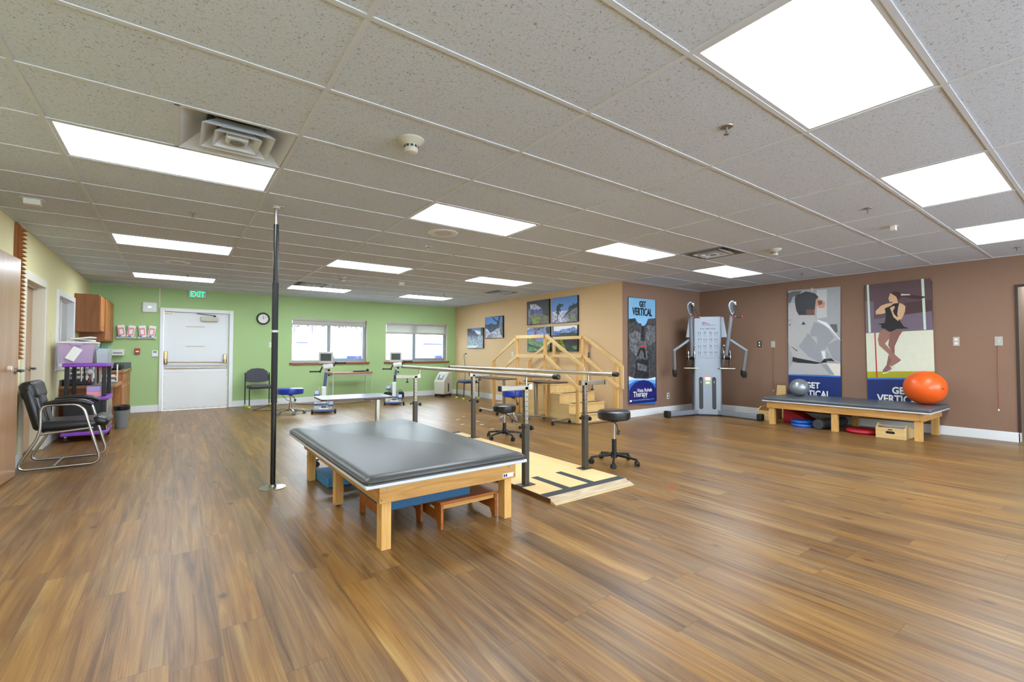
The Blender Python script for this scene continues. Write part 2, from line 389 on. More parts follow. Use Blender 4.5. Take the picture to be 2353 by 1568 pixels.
ART = {
 'karate': [
  ('art_bg', [(3.729, 2.345),(2.912, 2.328),(2.935, 0.799),(3.746, 0.789)]),
  ('art_dkgray', [(3.73, 2.301),(3.654, 2.322),(3.506, 2.32),(3.552, 2.247),(3.655, 2.222),(3.689, 2.125),(3.73, 2.114)]),
  ('art_ltgray', [(3.266, 2.308),(3.112, 2.304),(3.119, 1.818),(3.274, 1.8)]),
  ('art_dkgray', [(3.075, 1.694),(2.972, 1.689),(2.963, 1.555),(3.02, 1.544),(3.076, 1.627)]),
  ('art_ltgray', [(3.326, 2.356),(3.348, 2.355),(3.349, 2.289),(3.327, 2.28)]),
  ('art_cream', [(3.202, 1.021),(2.932, 1.013),(2.935, 0.799),(3.088, 0.802)]),
  ('art_gi', [(3.73, 2.057),(3.669, 2.123),(3.605, 2.104),(3.557, 1.873),(3.622, 1.792),(3.734, 1.827)]),
  ('art_skin', [(3.304, 2.188),(3.221, 2.138),(3.168, 2.106),(3.139, 2.076),(3.152, 1.982),(3.223, 1.981),(3.27, 2.033),(3.291, 1.87),(3.333, 1.872)]),
  ('art_skindk', [(3.257, 2.114),(3.186, 2.115),(3.181, 2.053),(3.24, 2.037)]),
  ('art_hair', [(3.616, 2.204),(3.59, 2.251),(3.501, 2.277),(3.438, 2.299),(3.364, 2.277),(3.291, 2.248),(3.238, 2.181),(3.281, 2.137),(3.301, 1.967),(3.308, 1.926),(3.357, 1.874),(3.557, 1.885),(3.594, 1.961),(3.615, 2.09)]),
  ('art_skindk', [(3.442, 1.977),(3.307, 1.967),(3.303, 1.87),(3.431, 1.876)]),
  ('art_gi', [(3.734, 1.77),(3.648, 1.794),(3.582, 1.875),(3.309, 1.865),(3.268, 1.786),(3.144, 1.738),(3.075, 1.68),(2.926, 1.422),(2.932, 1.013),(3.027, 1.064),(3.105, 1.197),(3.146, 1.238),(3.153, 1.103),(3.131, 1.036),(3.225, 1.021),(3.658, 1.041),(3.67, 1.154),(3.74, 1.383)]),
  ('art_gi2', [(3.374, 1.584),(3.311, 1.747),(3.145, 1.684),(3.01, 1.464),(3.127, 1.319),(3.139, 1.265),(3.222, 1.238),(3.268, 1.348),(3.278, 1.485),(3.375, 1.494)]),
  ('art_gi2', [(3.565, 1.31),(3.411, 1.558),(3.221, 1.279),(3.201, 1.062),(3.237, 1.027),(3.405, 1.128)]),
  ('art_gi3', [(3.687, 1.318),(3.585, 1.239),(3.592, 1.218),(3.687, 1.304)]),
  ('art_gi2', [(3.127, 1.332),(2.925, 1.448),(2.931, 1.039),(3.038, 1.091)]),
  ('art_white', [(3.21, 1.224),(3.151, 1.231),(3.147, 1.103),(3.177, 1.089)]),
  ('art_white', [(3.262, 1.785),(3.121, 1.723),(2.926, 1.429),(2.926, 1.409),(3.076, 1.613),(3.262, 1.765)]),
  ('art_gi3', [(3.727, 1.712),(3.681, 1.746),(3.701, 1.704),(3.717, 1.693)]),
  ('art_navy2', [(3.519, 1.709),(3.48, 1.763),(3.444, 1.703)]),
  ('art_gi', [(3.672, 1.012),(3.202, 1.014),(3.12, 0.996),(3.019, 0.818),(3.745, 0.803),(3.739, 0.882)]),
  ('art_gi2', [(3.225, 1.007),(3.131, 1.009),(3.019, 0.825),(3.088, 0.822)]),
  ('art_belt', [(3.664, 1.126),(3.593, 1.105),(3.369, 1.059),(3.225, 1.027),(3.165, 1.096),(3.13, 1.09),(3.131, 1.033),(3.297, 1.003),(3.582, 1.021),(3.674, 1.043)]),
  ('art_belt', [(3.13, 1.096),(3.061, 1.104),(3.01, 1.054),(3.131, 1.06)]),
  ('art_blue', [(3.745, 0.803),(2.935, 0.809),(2.935, 0.782),(3.745, 0.782)]),
 ],
 'skater': [
  ('art_maroon', [(2.575, 2.31),(1.766, 2.319),(1.753, 1.543),(2.571, 1.519)]),
  ('art_mar2', [(2.574, 2.041),(2.461, 2.031),(2.458, 1.522),(2.571, 1.519)]),
  ('art_mar2', [(2.499, 1.74),(1.764, 1.826),(1.755, 1.543),(2.497, 1.521)]),
  ('art_mar3', [(2.074, 1.983),(1.762, 1.993),(1.762, 1.826),(2.078, 1.796)]),
  ('art_mint', [(2.549, 2.31),(2.52, 2.311),(2.505, 1.531),(2.534, 1.527)]),
  ('art_mint', [(1.877, 2.321),(1.844, 2.322),(1.83, 1.552),(1.859, 1.549)]),
  ('art_ice', [(2.571, 1.519),(1.753, 1.543),(1.747, 0.915),(2.565, 0.887)]),
  ('art_yel', [(2.565, 0.894),(1.747, 0.928),(1.746, 0.826),(2.562, 0.786)]),
  ('art_redl', [(2.461, 1.521),(2.444, 1.523),(2.429, 0.802),(2.447, 0.799)]),
  ('art_blue', [(2.562, 0.789),(1.746, 0.828),(1.747, 0.805),(2.562, 0.763)]),
  ('art_hair2', [(2.134, 2.116),(2.001, 2.095),(1.833, 2.05),(1.838, 2.033),(1.912, 2.012),(2.125, 2.079)]),
  ('art_cream', [(2.124, 2.119),(2.011, 2.102),(2.001, 2.088),(2.119, 2.094)]),
  ('art_tights', [(2.357, 1.58),(2.26, 1.522),(2.262, 1.44),(2.326, 1.346),(2.202, 1.169),(2.131, 1.089),(2.152, 1.062),(2.248, 0.986),(2.274, 1.005),(2.244, 1.087),(2.282, 1.182),(2.4, 1.32),(2.415, 1.417),(2.397, 1.513)]),
  ('art_tights2', [(2.26, 1.522),(2.086, 1.569),(2.145, 1.464),(2.206, 1.304),(2.208, 1.182),(2.244, 1.223),(2.285, 1.318),(2.273, 1.413)]),
  ('art_tights2', [(2.282, 1.175),(2.244, 1.087),(2.274, 1.005),(2.254, 0.965),(2.265, 0.938),(2.303, 0.909),(2.357, 0.894),(2.362, 0.921),(2.312, 1.004)]),
  ('art_white', [(2.363, 0.88),(2.303, 0.893),(2.249, 0.945),(2.243, 0.979),(2.152, 1.048),(2.084, 1.073),(2.163, 1.028),(2.237, 0.972),(2.259, 0.931),(2.303, 0.882),(2.358, 0.864)]),
  ('art_skinl', [(2.296, 1.982),(2.226, 1.989),(2.157, 1.99),(2.106, 1.965),(2.065, 1.922),(2.072, 1.835),(2.11, 1.731),(2.162, 1.696),(2.214, 1.764),(2.239, 1.861),(2.353, 1.821),(2.436, 1.82),(2.435, 1.876),(2.367, 1.953)]),
  ('art_dress', [(2.319, 1.908),(2.243, 1.943),(2.21, 1.974),(2.137, 1.981),(2.154, 1.909),(2.166, 1.802),(2.131, 1.692),(2.091, 1.609),(2.024, 1.575),(2.175, 1.576),(2.258, 1.525),(2.33, 1.59),(2.351, 1.583),(2.373, 1.622),(2.356, 1.64),(2.416, 1.666),(2.323, 1.675),(2.305, 1.797)]),
  ('art_skinl', [(2.254, 1.91),(2.206, 1.94),(2.19, 1.918),(2.218, 1.86),(2.203, 1.804),(2.166, 1.761),(2.14, 1.8),(2.125, 1.759),(2.157, 1.696),(2.214, 1.764),(2.239, 1.861)]),
  ('art_skinl', [(2.264, 2.088),(2.245, 2.141),(2.208, 2.151),(2.166, 2.099),(2.162, 2.031),(2.152, 1.99),(2.219, 1.975),(2.223, 2.003),(2.258, 2.006),(2.271, 2.062)]),
  ('art_hair2', [(2.242, 2.145),(2.197, 2.166),(2.134, 2.152),(2.114, 2.107),(2.125, 2.054),(2.152, 2.03),(2.177, 2.084),(2.213, 2.117)]),
 ],
 'climb': [
  ('art_sky', [(6.781, 2.225),(7.582, 2.232),(7.563, 0.641),(6.767, 0.67)]),
  ('art_rock', [(6.778, 1.822),(6.968, 1.845),(7.011, 1.784),(7.075, 1.752),(7.13, 1.754),(7.173, 1.707),(7.217, 1.709),(7.285, 1.746),(7.353, 1.848),(7.578, 1.872),(7.564, 0.684),(6.768, 0.73)]),
  ('art_rock2', [(6.788, 1.816),(6.975, 1.838),(6.996, 1.804),(6.968, 1.776),(6.808, 1.742)]),
  ('art_rock3', [(6.785, 1.53),(6.977, 1.617),(7.128, 1.566),(7.104, 1.343),(6.993, 1.122),(6.804, 1.286)]),
  ('art_rock3', [(7.307, 1.726),(7.576, 1.721),(7.573, 1.434),(7.37, 1.318),(7.259, 1.485)]),
  ('art_rock2', [(7.156, 1.707),(7.231, 1.709),(7.237, 1.429),(7.126, 1.427)]),
  ('art_rock3', [(7.115, 1.427),(7.281, 1.415),(7.322, 1.092),(6.993, 1.081)]),
  ('art_rock2', [(6.993, 1.067),(7.344, 1.064),(7.363, 0.726),(6.925, 0.725)]),
  ('art_rock3', [(7.014, 1.012),(7.298, 0.952),(7.319, 0.839),(7.034, 0.873)]),
  ('art_belt', [(7.092, 1.295),(7.235, 1.296),(7.289, 1.092),(7.233, 1.093),(7.19, 1.219),(7.125, 1.246),(7.047, 1.122),(7.004, 1.129),(7.048, 1.232)]),
  ('art_red', [(7.104, 1.332),(7.269, 1.324),(7.235, 1.296),(7.158, 1.292)]),
  ('art_pale', [(6.768, 0.764),(6.968, 0.71),(7.295, 0.697),(7.564, 0.726),(7.558, 0.207),(6.763, 0.258)]),
  ('art_lblue', [(6.767, 0.69),(6.968, 0.697),(7.34, 0.684),(7.564, 0.669),(7.558, 0.207),(6.763, 0.258)]),
  ('art_blue', [(6.767, 0.609),(6.968, 0.68),(7.34, 0.663),(7.563, 0.591),(7.558, 0.207),(6.763, 0.258)]),
  ('art_navy', [(6.772, 0.487),(6.839, 0.572),(6.946, 0.636),(7.075, 0.672),(7.206, 0.68),(7.34, 0.656),(7.464, 0.602),(7.562, 0.506),(7.559, 0.248),(6.77, 0.251)]),
  ('art_white', [(6.791, 0.321),(6.85, 0.322),(6.849, 0.288),(6.791, 0.288)]),
 ],
 'p1': [
  ('art_haze', [(10.899, 1.857),(10.094, 1.845),(10.104, 1.319),(10.899, 1.329)]),
  ('art_skyb', [(10.697, 1.848),(10.203, 1.848),(10.203, 1.756),(10.49, 1.794),(10.631, 1.806)]),
  ('art_white', [(10.593, 1.804),(10.439, 1.798),(10.227, 1.764),(10.227, 1.677),(10.414, 1.703)]),
  ('art_mtn', [(10.895, 1.857),(10.697, 1.848),(10.644, 1.8),(10.528, 1.795),(10.414, 1.71),(10.313, 1.653),(10.388, 1.614),(10.592, 1.661),(10.894, 1.67)]),
  ('art_mtn2', [(10.894, 1.67),(10.566, 1.66),(10.375, 1.601),(10.375, 1.52),(10.63, 1.594),(10.894, 1.628)]),
  ('art_pine', [(10.203, 1.846),(10.094, 1.845),(10.098, 1.646),(10.202, 1.649)]),
  ('art_pale', [(10.892, 1.388),(10.488, 1.387),(10.312, 1.405),(10.387, 1.352),(10.488, 1.329),(10.895, 1.33)]),
 ],
 'p2': [
  ('art_skyb', [(10.005, 2.12),(9.214, 2.101),(9.213, 1.57),(9.979, 1.584)]),
  ('art_mtn', [(10.004, 1.946),(9.88, 1.92),(9.718, 1.957),(9.604, 1.919),(9.492, 1.914),(9.436, 1.867),(9.513, 1.756),(9.717, 1.699),(9.95, 1.825),(10.004, 1.841)]),
  ('art_snow', [(9.992, 1.827),(9.879, 1.809),(9.774, 1.701),(9.648, 1.736),(9.491, 1.793),(9.213, 1.832),(9.213, 1.57),(9.979, 1.584)]),
  ('art_gray', [(9.832, 1.664),(9.66, 1.697),(9.637, 1.581),(9.949, 1.586)]),
  ('art_gray', [(9.338, 1.938),(9.214, 1.944),(9.213, 1.62),(9.315, 1.648)]),
  ('art_bark', [(9.684, 2.102),(9.627, 2.1),(9.492, 2.015),(9.403, 2.004),(9.382, 2.104),(9.316, 2.101),(9.349, 1.988),(9.359, 1.895),(9.392, 1.789),(9.491, 1.869),(9.447, 1.969),(9.57, 2.02)]),
 ],
 'p3': [
  ('art_bark', [(8.251, 2.372),(7.479, 2.373),(7.473, 1.838),(8.235, 1.844)]),
  ('art_snow', [(8.128, 2.308),(7.919, 2.291),(7.717, 2.18),(7.904, 2.157),(8.121, 2.193)]),
  ('art_mtnb', [(8.121, 2.183),(7.703, 2.161),(7.674, 2.038),(8.113, 2.087)]),
  ('art_grass2', [(8.113, 2.068),(7.788, 2.083),(7.48, 1.989),(7.473, 1.838),(8.068, 1.845)]),
  ('art_grass3', [(8.053, 1.987),(7.789, 1.99),(7.818, 1.842),(8.038, 1.849)]),
  ('art_gray', [(8.189, 2.198),(8.128, 2.193),(8.098, 1.942),(8.143, 1.844),(8.189, 1.845)]),
  ('art_pine', [(7.646, 2.249),(7.479, 2.262),(7.48, 2.025),(7.59, 2.069)]),
 ],
 'p4': [
  ('art_skyb', [(7.391, 2.363),(6.607, 2.366),(6.604, 1.836),(7.378, 1.829)]),
  ('art_snow', [(7.382, 2.073),(7.199, 2.087),(6.893, 2.073),(7.006, 1.959),(7.265, 1.85),(7.378, 1.856)]),
  ('art_pine', [(7.006, 1.967),(6.868, 2.071),(6.868, 2.131),(6.819, 2.171),(6.758, 2.165),(6.727, 2.236),(6.709, 2.179),(6.612, 2.213),(6.609, 2.018),(6.881, 1.933)]),
  ('art_gray', [(7.378, 1.834),(7.265, 1.895),(7.006, 1.95),(6.819, 2.05),(6.614, 2.128),(6.606, 1.836)]),
  ('art_snow', [(7.134, 1.931),(6.906, 1.935),(6.832, 1.87),(6.931, 1.832),(7.265, 1.837)]),
  ('art_grass3', [(6.832, 1.913),(6.639, 1.969),(6.699, 1.905),(6.82, 1.891)]),
  ('art_pine', [(7.218, 2.195),(7.133, 2.245),(7.095, 2.22),(7.018, 2.222),(7.012, 2.195),(7.095, 2.158),(7.127, 2.143),(7.089, 2.087),(7.095, 2.061),(7.16, 2.093),(7.16, 2.048),(7.128, 2.011),(7.186, 2.006),(7.199, 1.9),(7.225, 1.928),(7.206, 2.007),(7.238, 2.045),(7.218, 2.097),(7.238, 2.116)]),
 ],
 'p5': [
  ('art_mtnb2', [(8.228, 1.762),(7.446, 1.765),(7.443, 1.235),(8.205, 1.225)]),
  ('art_white', [(8.228, 1.757),(8.068, 1.76),(8.228, 1.723)]),
  ('art_pine', [(7.577, 1.757),(7.446, 1.76),(7.447, 1.624),(7.563, 1.619)]),
  ('art_grass', [(8.22, 1.535),(7.964, 1.453),(7.789, 1.45),(7.447, 1.488),(7.443, 1.235),(8.205, 1.225)]),
  ('art_grass3', [(8.144, 1.533),(8.023, 1.558),(8.008, 1.435),(8.113, 1.427)]),
  ('art_trunk', [(7.979, 1.756),(7.883, 1.755),(7.891, 1.433),(7.957, 1.439)]),
  ('art_bark', [(8.205, 1.4),(7.789, 1.319),(7.606, 1.281),(7.592, 1.235),(7.964, 1.302),(8.205, 1.352)]),
  ('art_pine', [(7.876, 1.751),(7.633, 1.755),(7.647, 1.737),(7.775, 1.728),(7.789, 1.687),(7.861, 1.704)]),
 ],
 'p6': [
  ('art_white', [(7.383, 1.762),(6.616, 1.76),(6.612, 1.233),(7.384, 1.228)]),
  ('art_mtnb2', [(7.319, 1.664),(7.161, 1.659),(7.058, 1.694),(6.957, 1.694),(6.821, 1.706),(6.711, 1.727),(6.616, 1.68),(6.616, 1.596),(7.319, 1.593)]),
  ('art_mtnb', [(7.319, 1.656),(7.187, 1.637),(7.097, 1.603),(7.097, 1.542),(7.319, 1.548)]),
  ('art_pine', [(7.135, 1.605),(7.033, 1.619),(6.907, 1.614),(6.772, 1.614),(6.754, 1.699),(6.736, 1.608),(6.694, 1.666),(6.676, 1.598),(6.616, 1.596),(6.612, 1.233),(7.384, 1.228),(7.383, 1.568),(7.135, 1.56)]),
  ('art_grass3', [(7.24, 1.501),(7.059, 1.497),(7.008, 1.391),(6.933, 1.26),(7.136, 1.234),(7.227, 1.243)]),
  ('art_bark', [(6.958, 1.451),(6.641, 1.495),(6.641, 1.343),(6.883, 1.328)]),
  ('art_grass', [(6.761, 1.327),(6.618, 1.351),(6.616, 1.258),(6.725, 1.284)]),
  ('art_bark', [(7.365, 1.761),(7.325, 1.761),(7.326, 1.548),(7.366, 1.549)]),
 ],
}

# ================================================================== SETTING
struct(MB().box(XL-2.6, XR+3.4, YBACK-.1, YG+.1, -.08, 0).build('floor', 'floor', smooth=False))
GX, GY = -.6227, 1.7386; TX, TY = 1.2192, .6096
def gx(i): return GX + i*TX
def gy(j): return GY + j*TY
lights = [(i, j) for j in (-2, 3, 8, 13) for i in (0, 2, 4, 6)]
lights = [(i, j) for i, j in lights if gx(i) + TX < (XB if gy(j) + TY > YB else XR) + .02]
# vents as (x0,x1,y0,y1)
vents = [(gx(.5), gx(1), gy(2), gy(3)), (gx(5), gx(5.5), gy(2), gy(3)), (gx(2), gx(2.5), gy(12), gy(13)), (gx(5), gx(5.5), gy(10), gy(11))]
cm = MB()
for i in range(-1, 9):
    for j in range(-9, 17):
        if (i, j) in lights: continue
        x0, x1, y0, y1 = max(gx(i), XL), min(gx(i+1), XR), max(gy(j), YBACK), min(gy(j+1), YG)
        if x1 <= x0 or y1 <= y0: continue
        segs = [(x0, x1)]
        for vx0, vx1, vy0, vy1 in vents:
            if abs(vy0 - gy(j)) < .01 and gx(i)-.01 <= vx0 < gx(i+1)-.01:
                segs = [s_ for s_ in ((x0, vx0), (vx1, x1)) if s_[1]-s_[0] > .01]
        for a, b in segs: cm.box(a, b, y0, y1, HC, HC+.015)
ceil = struct(cm.build('ceiling', 'ceiling', smooth=False))
g = MB()
for i in range(0, 9):
    if gx(i) < XR: g.box(gx(i)-.012, gx(i)+.012, YBACK, YB if gx(i) > XB else YG, HC-.005, HC+.001)
for j in range(-8, 17):
    if YBACK < gy(j) < YG: g.box(XL, XB if gy(j) > YB else XR, gy(j)-.012, gy(j)+.012, HC-.0045, HC+.001)
for vx0, vx1, vy0, vy1 in vents:
    for x in (vx0, vx1): g.box(x-.012, x+.012, vy0, vy1, HC-.0045, HC+.001)
g.box(XL, XL+.02, YBACK, YG, HC-.005, HC); g.box(XL, XB, YG-.02, YG, HC-.005, HC); g.box(XB-.02, XB, YB, YG, HC-.005, HC)
g.box(XB, XR, YB-.02, YB, HC-.005, HC); g.box(XR-.02, XR, YBACK, YB, HC-.005, HC)
g.build('ceiling_grid', 'grid', ceil, smooth=False)
struct(MB().box(XL-2.7, XR+3.5, YBACK-.2, YG+.2, HC+.32, HC+.36).build('trim_1', 'white_paint', smooth=False))

def wall_with_holes(name, mat, axis, c, t, u0, u1, z0, z1, holes):
    m = MB(); us = sorted({u0, u1} | {h[k] for h in holes for k in (0, 1)}); zs = sorted({z0, z1} | {h[k] for h in holes for k in (2, 3)})
    for a, b in zip(us, us[1:]):
        for d, e in zip(zs, zs[1:]):
            um, zm = (a+b)/2, (d+e)/2
            if any(h[0] < um < h[1] and h[2] < zm < h[3] for h in holes): continue
            lo, hi = min(c, c+t), max(c, c+t)
            m.box(lo, hi, a, b, d, e) if axis == 'X' else m.box(a, b, lo, hi, d, e)

    return struct(m.build(name, mat, smooth=False))
ZT = HC+.3
W1 = (2.222, 4.012, .955, 2.02); W2 = (4.523, 6.354, .955, 2.02)
DG = (-.205, .95, -.01, 2.045)
wall_with_holes('wall_back', 'wall_green', 'Y', YG, .14, XL-.1, XB+.1, 0, ZT, [W1, W2, DG])
WL = (8.72, 9.88, 1.00, 1.99); DL = (7.0, 7.9, -.01, 2.0); DN = (4.55, 5.5, -.01, 2.1)
wall_with_holes('wall_left', 'wall_yellow', 'X', XL, -.14, YBACK, YG, 0, ZT, [WL, DL, DN])
struct(MB().box(XB, XB+.12, YB+.0005, YG+.14, 0, ZT).build('wall_right', 'wall_beige', smooth=False))
struct(MB().box(XB+.0005, XR+.14, YB, YB+.12, 0, ZT).build('wall_alcove', 'wall_brown', smooth=False))
wall_with_holes('wall_far_right', 'wall_brown', 'X', XR, .14, YBACK, YB, 0, ZT, [(-.35, .932, -.01, 2.099)])
ADDED_WINDOWS = [(-.9, 2.0, .8, 2.3), (2.5, 5.4, .8, 2.3), (5.9, 8.8, .8, 2.3)]  # unseen windows added behind the camera to bring cool daylight to the ceiling
wall_with_holes('wall_front', 'wall_beige', 'Y', YBACK, -.14, XL-.14, XR+.14, 0, ZT, ADDED_WINDOWS)
for k, (a, b, c, d) in enumerate(ADDED_WINDOWS):
    fr = MB(); y0, y1 = YBACK-.12, YBACK-.07
    fr.box(a, a+.04, y0, y1, c, d).box(b-.04, b, y0, y1, c, d).box(a+.04, b-.04, y0, y1, c, c+.04).box(a+.04, b-.04, y0, y1, d-.04, d).box((a+b)/2-.025, (a+b)/2+.025, y0, y1, c+.04, d-.04)
    struct(fr.build('window_%d' % (k+4), 'trim_white'))
# side room beyond the right opening
struct(MB().box(XR+.14, XR+.95, .932, 1.05, 0, ZT).build('wall_passage', 'wall_brown', smooth=False))
struct(MB().box(XR-.012, XR+.02, .905, .933, .131, 2.12).box(XR-.012, XR+.02, -.35, .905, 2.095, 2.12).build('trim_8', 'dark_brown', smooth=False))
base('baseboard_passage', (XR+.14, XR+.95, .916, .932, 0, .13)) if 'base' in globals() else None
struct(MB().box(XR+1.9, XR+2.0, -2, 3.2, 0, ZT).box(XR+.14, XR+2, 3.1, 3.2, 0, ZT).box(XR+.14, XR+2, -2.1, -2, 0, ZT).build('wall_side_room', 'wall_green', smooth=False))
struct(MB().box(XR+.14, XR+2, -2, 3.2, HC, HC+.02).build('ceiling_side_room', 'ceiling', smooth=False))
# office behind the left window, hall behind the doors
struct(MB().box(XL-2.5, XL-2.4, 3, YG, 0, ZT).box(XL-2.5, XL-.14, YG, YG+.1, 0, ZT).box(XL-2.5, XL-.14, 8.2, 8.3, 0, ZT).box(XL-2.5, XL-.14, 3.9, 4.0, 0, ZT).build('wall_office', 'wall_office', smooth=False))
struct(MB().box(XL-2.5, XL-.14, 3, YG, HC, HC+.02).build('ceiling_office', 'ceiling', smooth=False))

for xa, xb, ya, yb, lab in ((XL-1.6, XL-1.0, 9.3, 10.5, 'added ceiling panel lighting the office behind the left wall window'), (XL-1.6, XL-1.0, 5.5, 6.7, 'added ceiling panel lighting the hall behind the left wall doors'), (XR+.7, XR+1.3, .2, 1.4, 'added ceiling panel lighting the side room beyond the right opening')):  # panels added out of view to brighten the dark rooms behind the openings
    t = thing('ceiling_light', lab, 'ceiling light', ((xa+xb)/2, (ya+yb)/2, HC), 'added panels lighting the side rooms')
    MB().box(xa, xb, ya, yb, HC-.02, HC-.002).build('frame', 'grid', t)
    MB().box(xa+.03, xb-.03, ya+.03, yb-.03, HC-.024, HC-.0202).build('diffuser', 'lamp_panel', t)
# baseboards
BH, BT = .13, .016
def base(name, *boxes):
    m = MB()
    for b in boxes: m.box(*b)
    return struct(m.build(name, 'trim_white', bevel=.004))
base('baseboard_back', (-.70, -.262, YG-BT, YG, 0, BH), (1.03, XB, YG-BT, YG, 0, BH))
base('baseboard_right', (XB-BT, XB, YB, YG-BT, 0, BH))
base('baseboard_alcove', (XB-BT, XR, YB-BT, YB, 0, BH))
base('baseboard_far_right', (XR-BT, XR, .915, YB-BT, 0, BH), (XR-BT, XR+.14, .915, .932, 0, BH), (XR-BT, XR, YBACK, -.35, 0, BH))
base('baseboard_left', (XL, XL+BT, 8.0, YG, 0, BH), (XL, XL+BT, 5.6, 6.9, 0, BH), (XL, XL+BT, YBACK, 4.4, 0, BH))
base('baseboard_side_room', (XR+1.88, XR+1.9, -2, 3.1, 0, BH))

# ---- exterior double-swing door in the green wall
fr = MB(); x0, x1, z1 = -.262, 1.03, 2.112
fr.box(x0, x0+.062, YG-.03, YG+.12, 0, z1).box(x1-.075, x1, YG-.03, YG+.12, 0, z1).box(x0+.062, x1-.075, YG-.03, YG+.12, z1-.075, z1)
struct(fr.build('trim_2', 'trim_white', bevel=.006))
d = MB().box(-.198, .953, YG+.03, YG+.075, .006, 2.037).build('door_1', 'door_white', bevel=.003); struct(d)
MB().box(-.19, .945, YG+.022, YG+.03, .02, .78).build('kick_plate', 'white_paint', d, bevel=.002)
MB().box(-.19, .945, YG+.018, YG+.03, .78, .835).build('rail_plate', 'trim_white', d, bevel=.003)
sl = MB()
sc_ = MB()
for k in range(9): sc_.cyl((-.16+k*.135, YG+.017, .045), (-.16+k*.135, YG+.024, .045), .006, seg=8)
for k in range(4):
    for x in (-.175, .93): sc_.cyl((x, YG+.017, .15+k*.18), (x, YG+.024, .15+k*.18), .006, seg=8)
sc_.build('screws', 'mid_gray', d)
for z in (1.74, 1.325): MB().box(.172, .508, YG+.022, YG+.031, z-.011, z+.011).build('slot_cover', 'beige_plastic', d)
pb = MB(); pb.tube([(-.12, YG-.055, 1.0), (.87, YG-.055, .985)], .013)
pb.build('push_bar', 'brass_m', d)
MB().box(-.16, .93, YG+.0, YG+.03, .865, .885).build('lower_rod', 'brass_m', d, bevel=.004)
m = MB()
m.box(-.19, -.125, YG-.01, YG+.03, .95, 1.22).box(-.175, -.135, YG-.07, YG-.005, .96, 1.06); m.build('latch_case', 'brass_m', d, bevel=.012)
m = MB(); m.box(.85, .91, YG-.01, YG+.03, .97, 1.16).box(.86, .9, YG-.07, YG-.005, .965, 1.04); m.build('hinge_case', 'brass_m', d, bevel=.01)
m = MB().box(.425, .74, YG-.045, YG+.03, 1.86, 1.955); m.build('door_closer', 'beige_plastic', d, bevel=.01)
MB().bar((.70, YG-.03, 1.985), (.36, YG+.01, 2.02), .03, .012).cyl((.68, YG-.02, 1.955), (.68, YG-.02, 1.99), .02, seg=12).build('closer_arm', 'dark_gray', d)
MB().bar((-.19, YG+.0, 2.02), (-.06, YG+.01, 2.005), .04, .012).build('top_bracket', 'brass_m', d)
# conduit above the frame
one(MB().box(-.282, -.262, YG-.012, YG, 2.112, HC), 'wall_conduit', 'cream_frame', 'thin cream conduit running from the door frame corner up to the ceiling', 'conduit', loc=(-.27, YG-.006, 2.112))

# ---- left wall doors
fr = MB(); y0, y1 = 6.905, 8.0
fr.box(XL-.15, XL+.022, y0, y0+.1, 0, 2.09).box(XL-.15, XL+.022, y1-.106, y1, 0, 2.09).box(XL-.15, XL+.022, y0+.1, y1-.106, 1.988, 2.09)
fr.box(XL-.09, XL-.055, y0+.1, y1-.1, 1.965, 1.99)
struct(fr.build('trim_3', 'cream_frame', bevel=.006))
d = MB().box(XL-.14, XL-.095, 7.008, 7.89, .01, 1.984).build('door_2', 'door_wood', bevel=.002); struct(d)
def lever(par, x, y, z, dy):
    MB().cyl((x, y, z), (x+.012, y, z), .03).build('rose', 'nickel', par)
    MB().tube(fillet([(x+.01, y, z), (x+.055, y, z), (x+.055, y+dy, z-.005)], .02), .011).build('lever_handle', 'dark_gray', par)
lever(d, XL-.095, 7.82, 1.0, -.11)
# near door standing open flat along the left wall
fr = MB(); y0, y1 = 4.45, 5.6
fr.box(XL-.14, XL+.022, y0, y0+.1, 0, 2.18).box(XL-.14, XL+.022, y1-.1, y1, 0, 2.18).box(XL-.14, XL+.022, y0+.1, y1-.1, 2.1, 2.18)
struct(fr.build('trim_4', 'cream_frame', bevel=.006))
d = MB().bar((XL+.04, 5.515, 1.052), (-1.25, 6.345, 1.052), .044, 2.09).build('door_3', 'door_wood', bevel=.002); struct(d)
lever(d, -1.23, 6.27, 1.02, -.12)
MB().cyl((-1.224, 5.99, 1.05), (-1.2, 5.99, 1.05), .022).build('door_stop', 'white_paint', d)

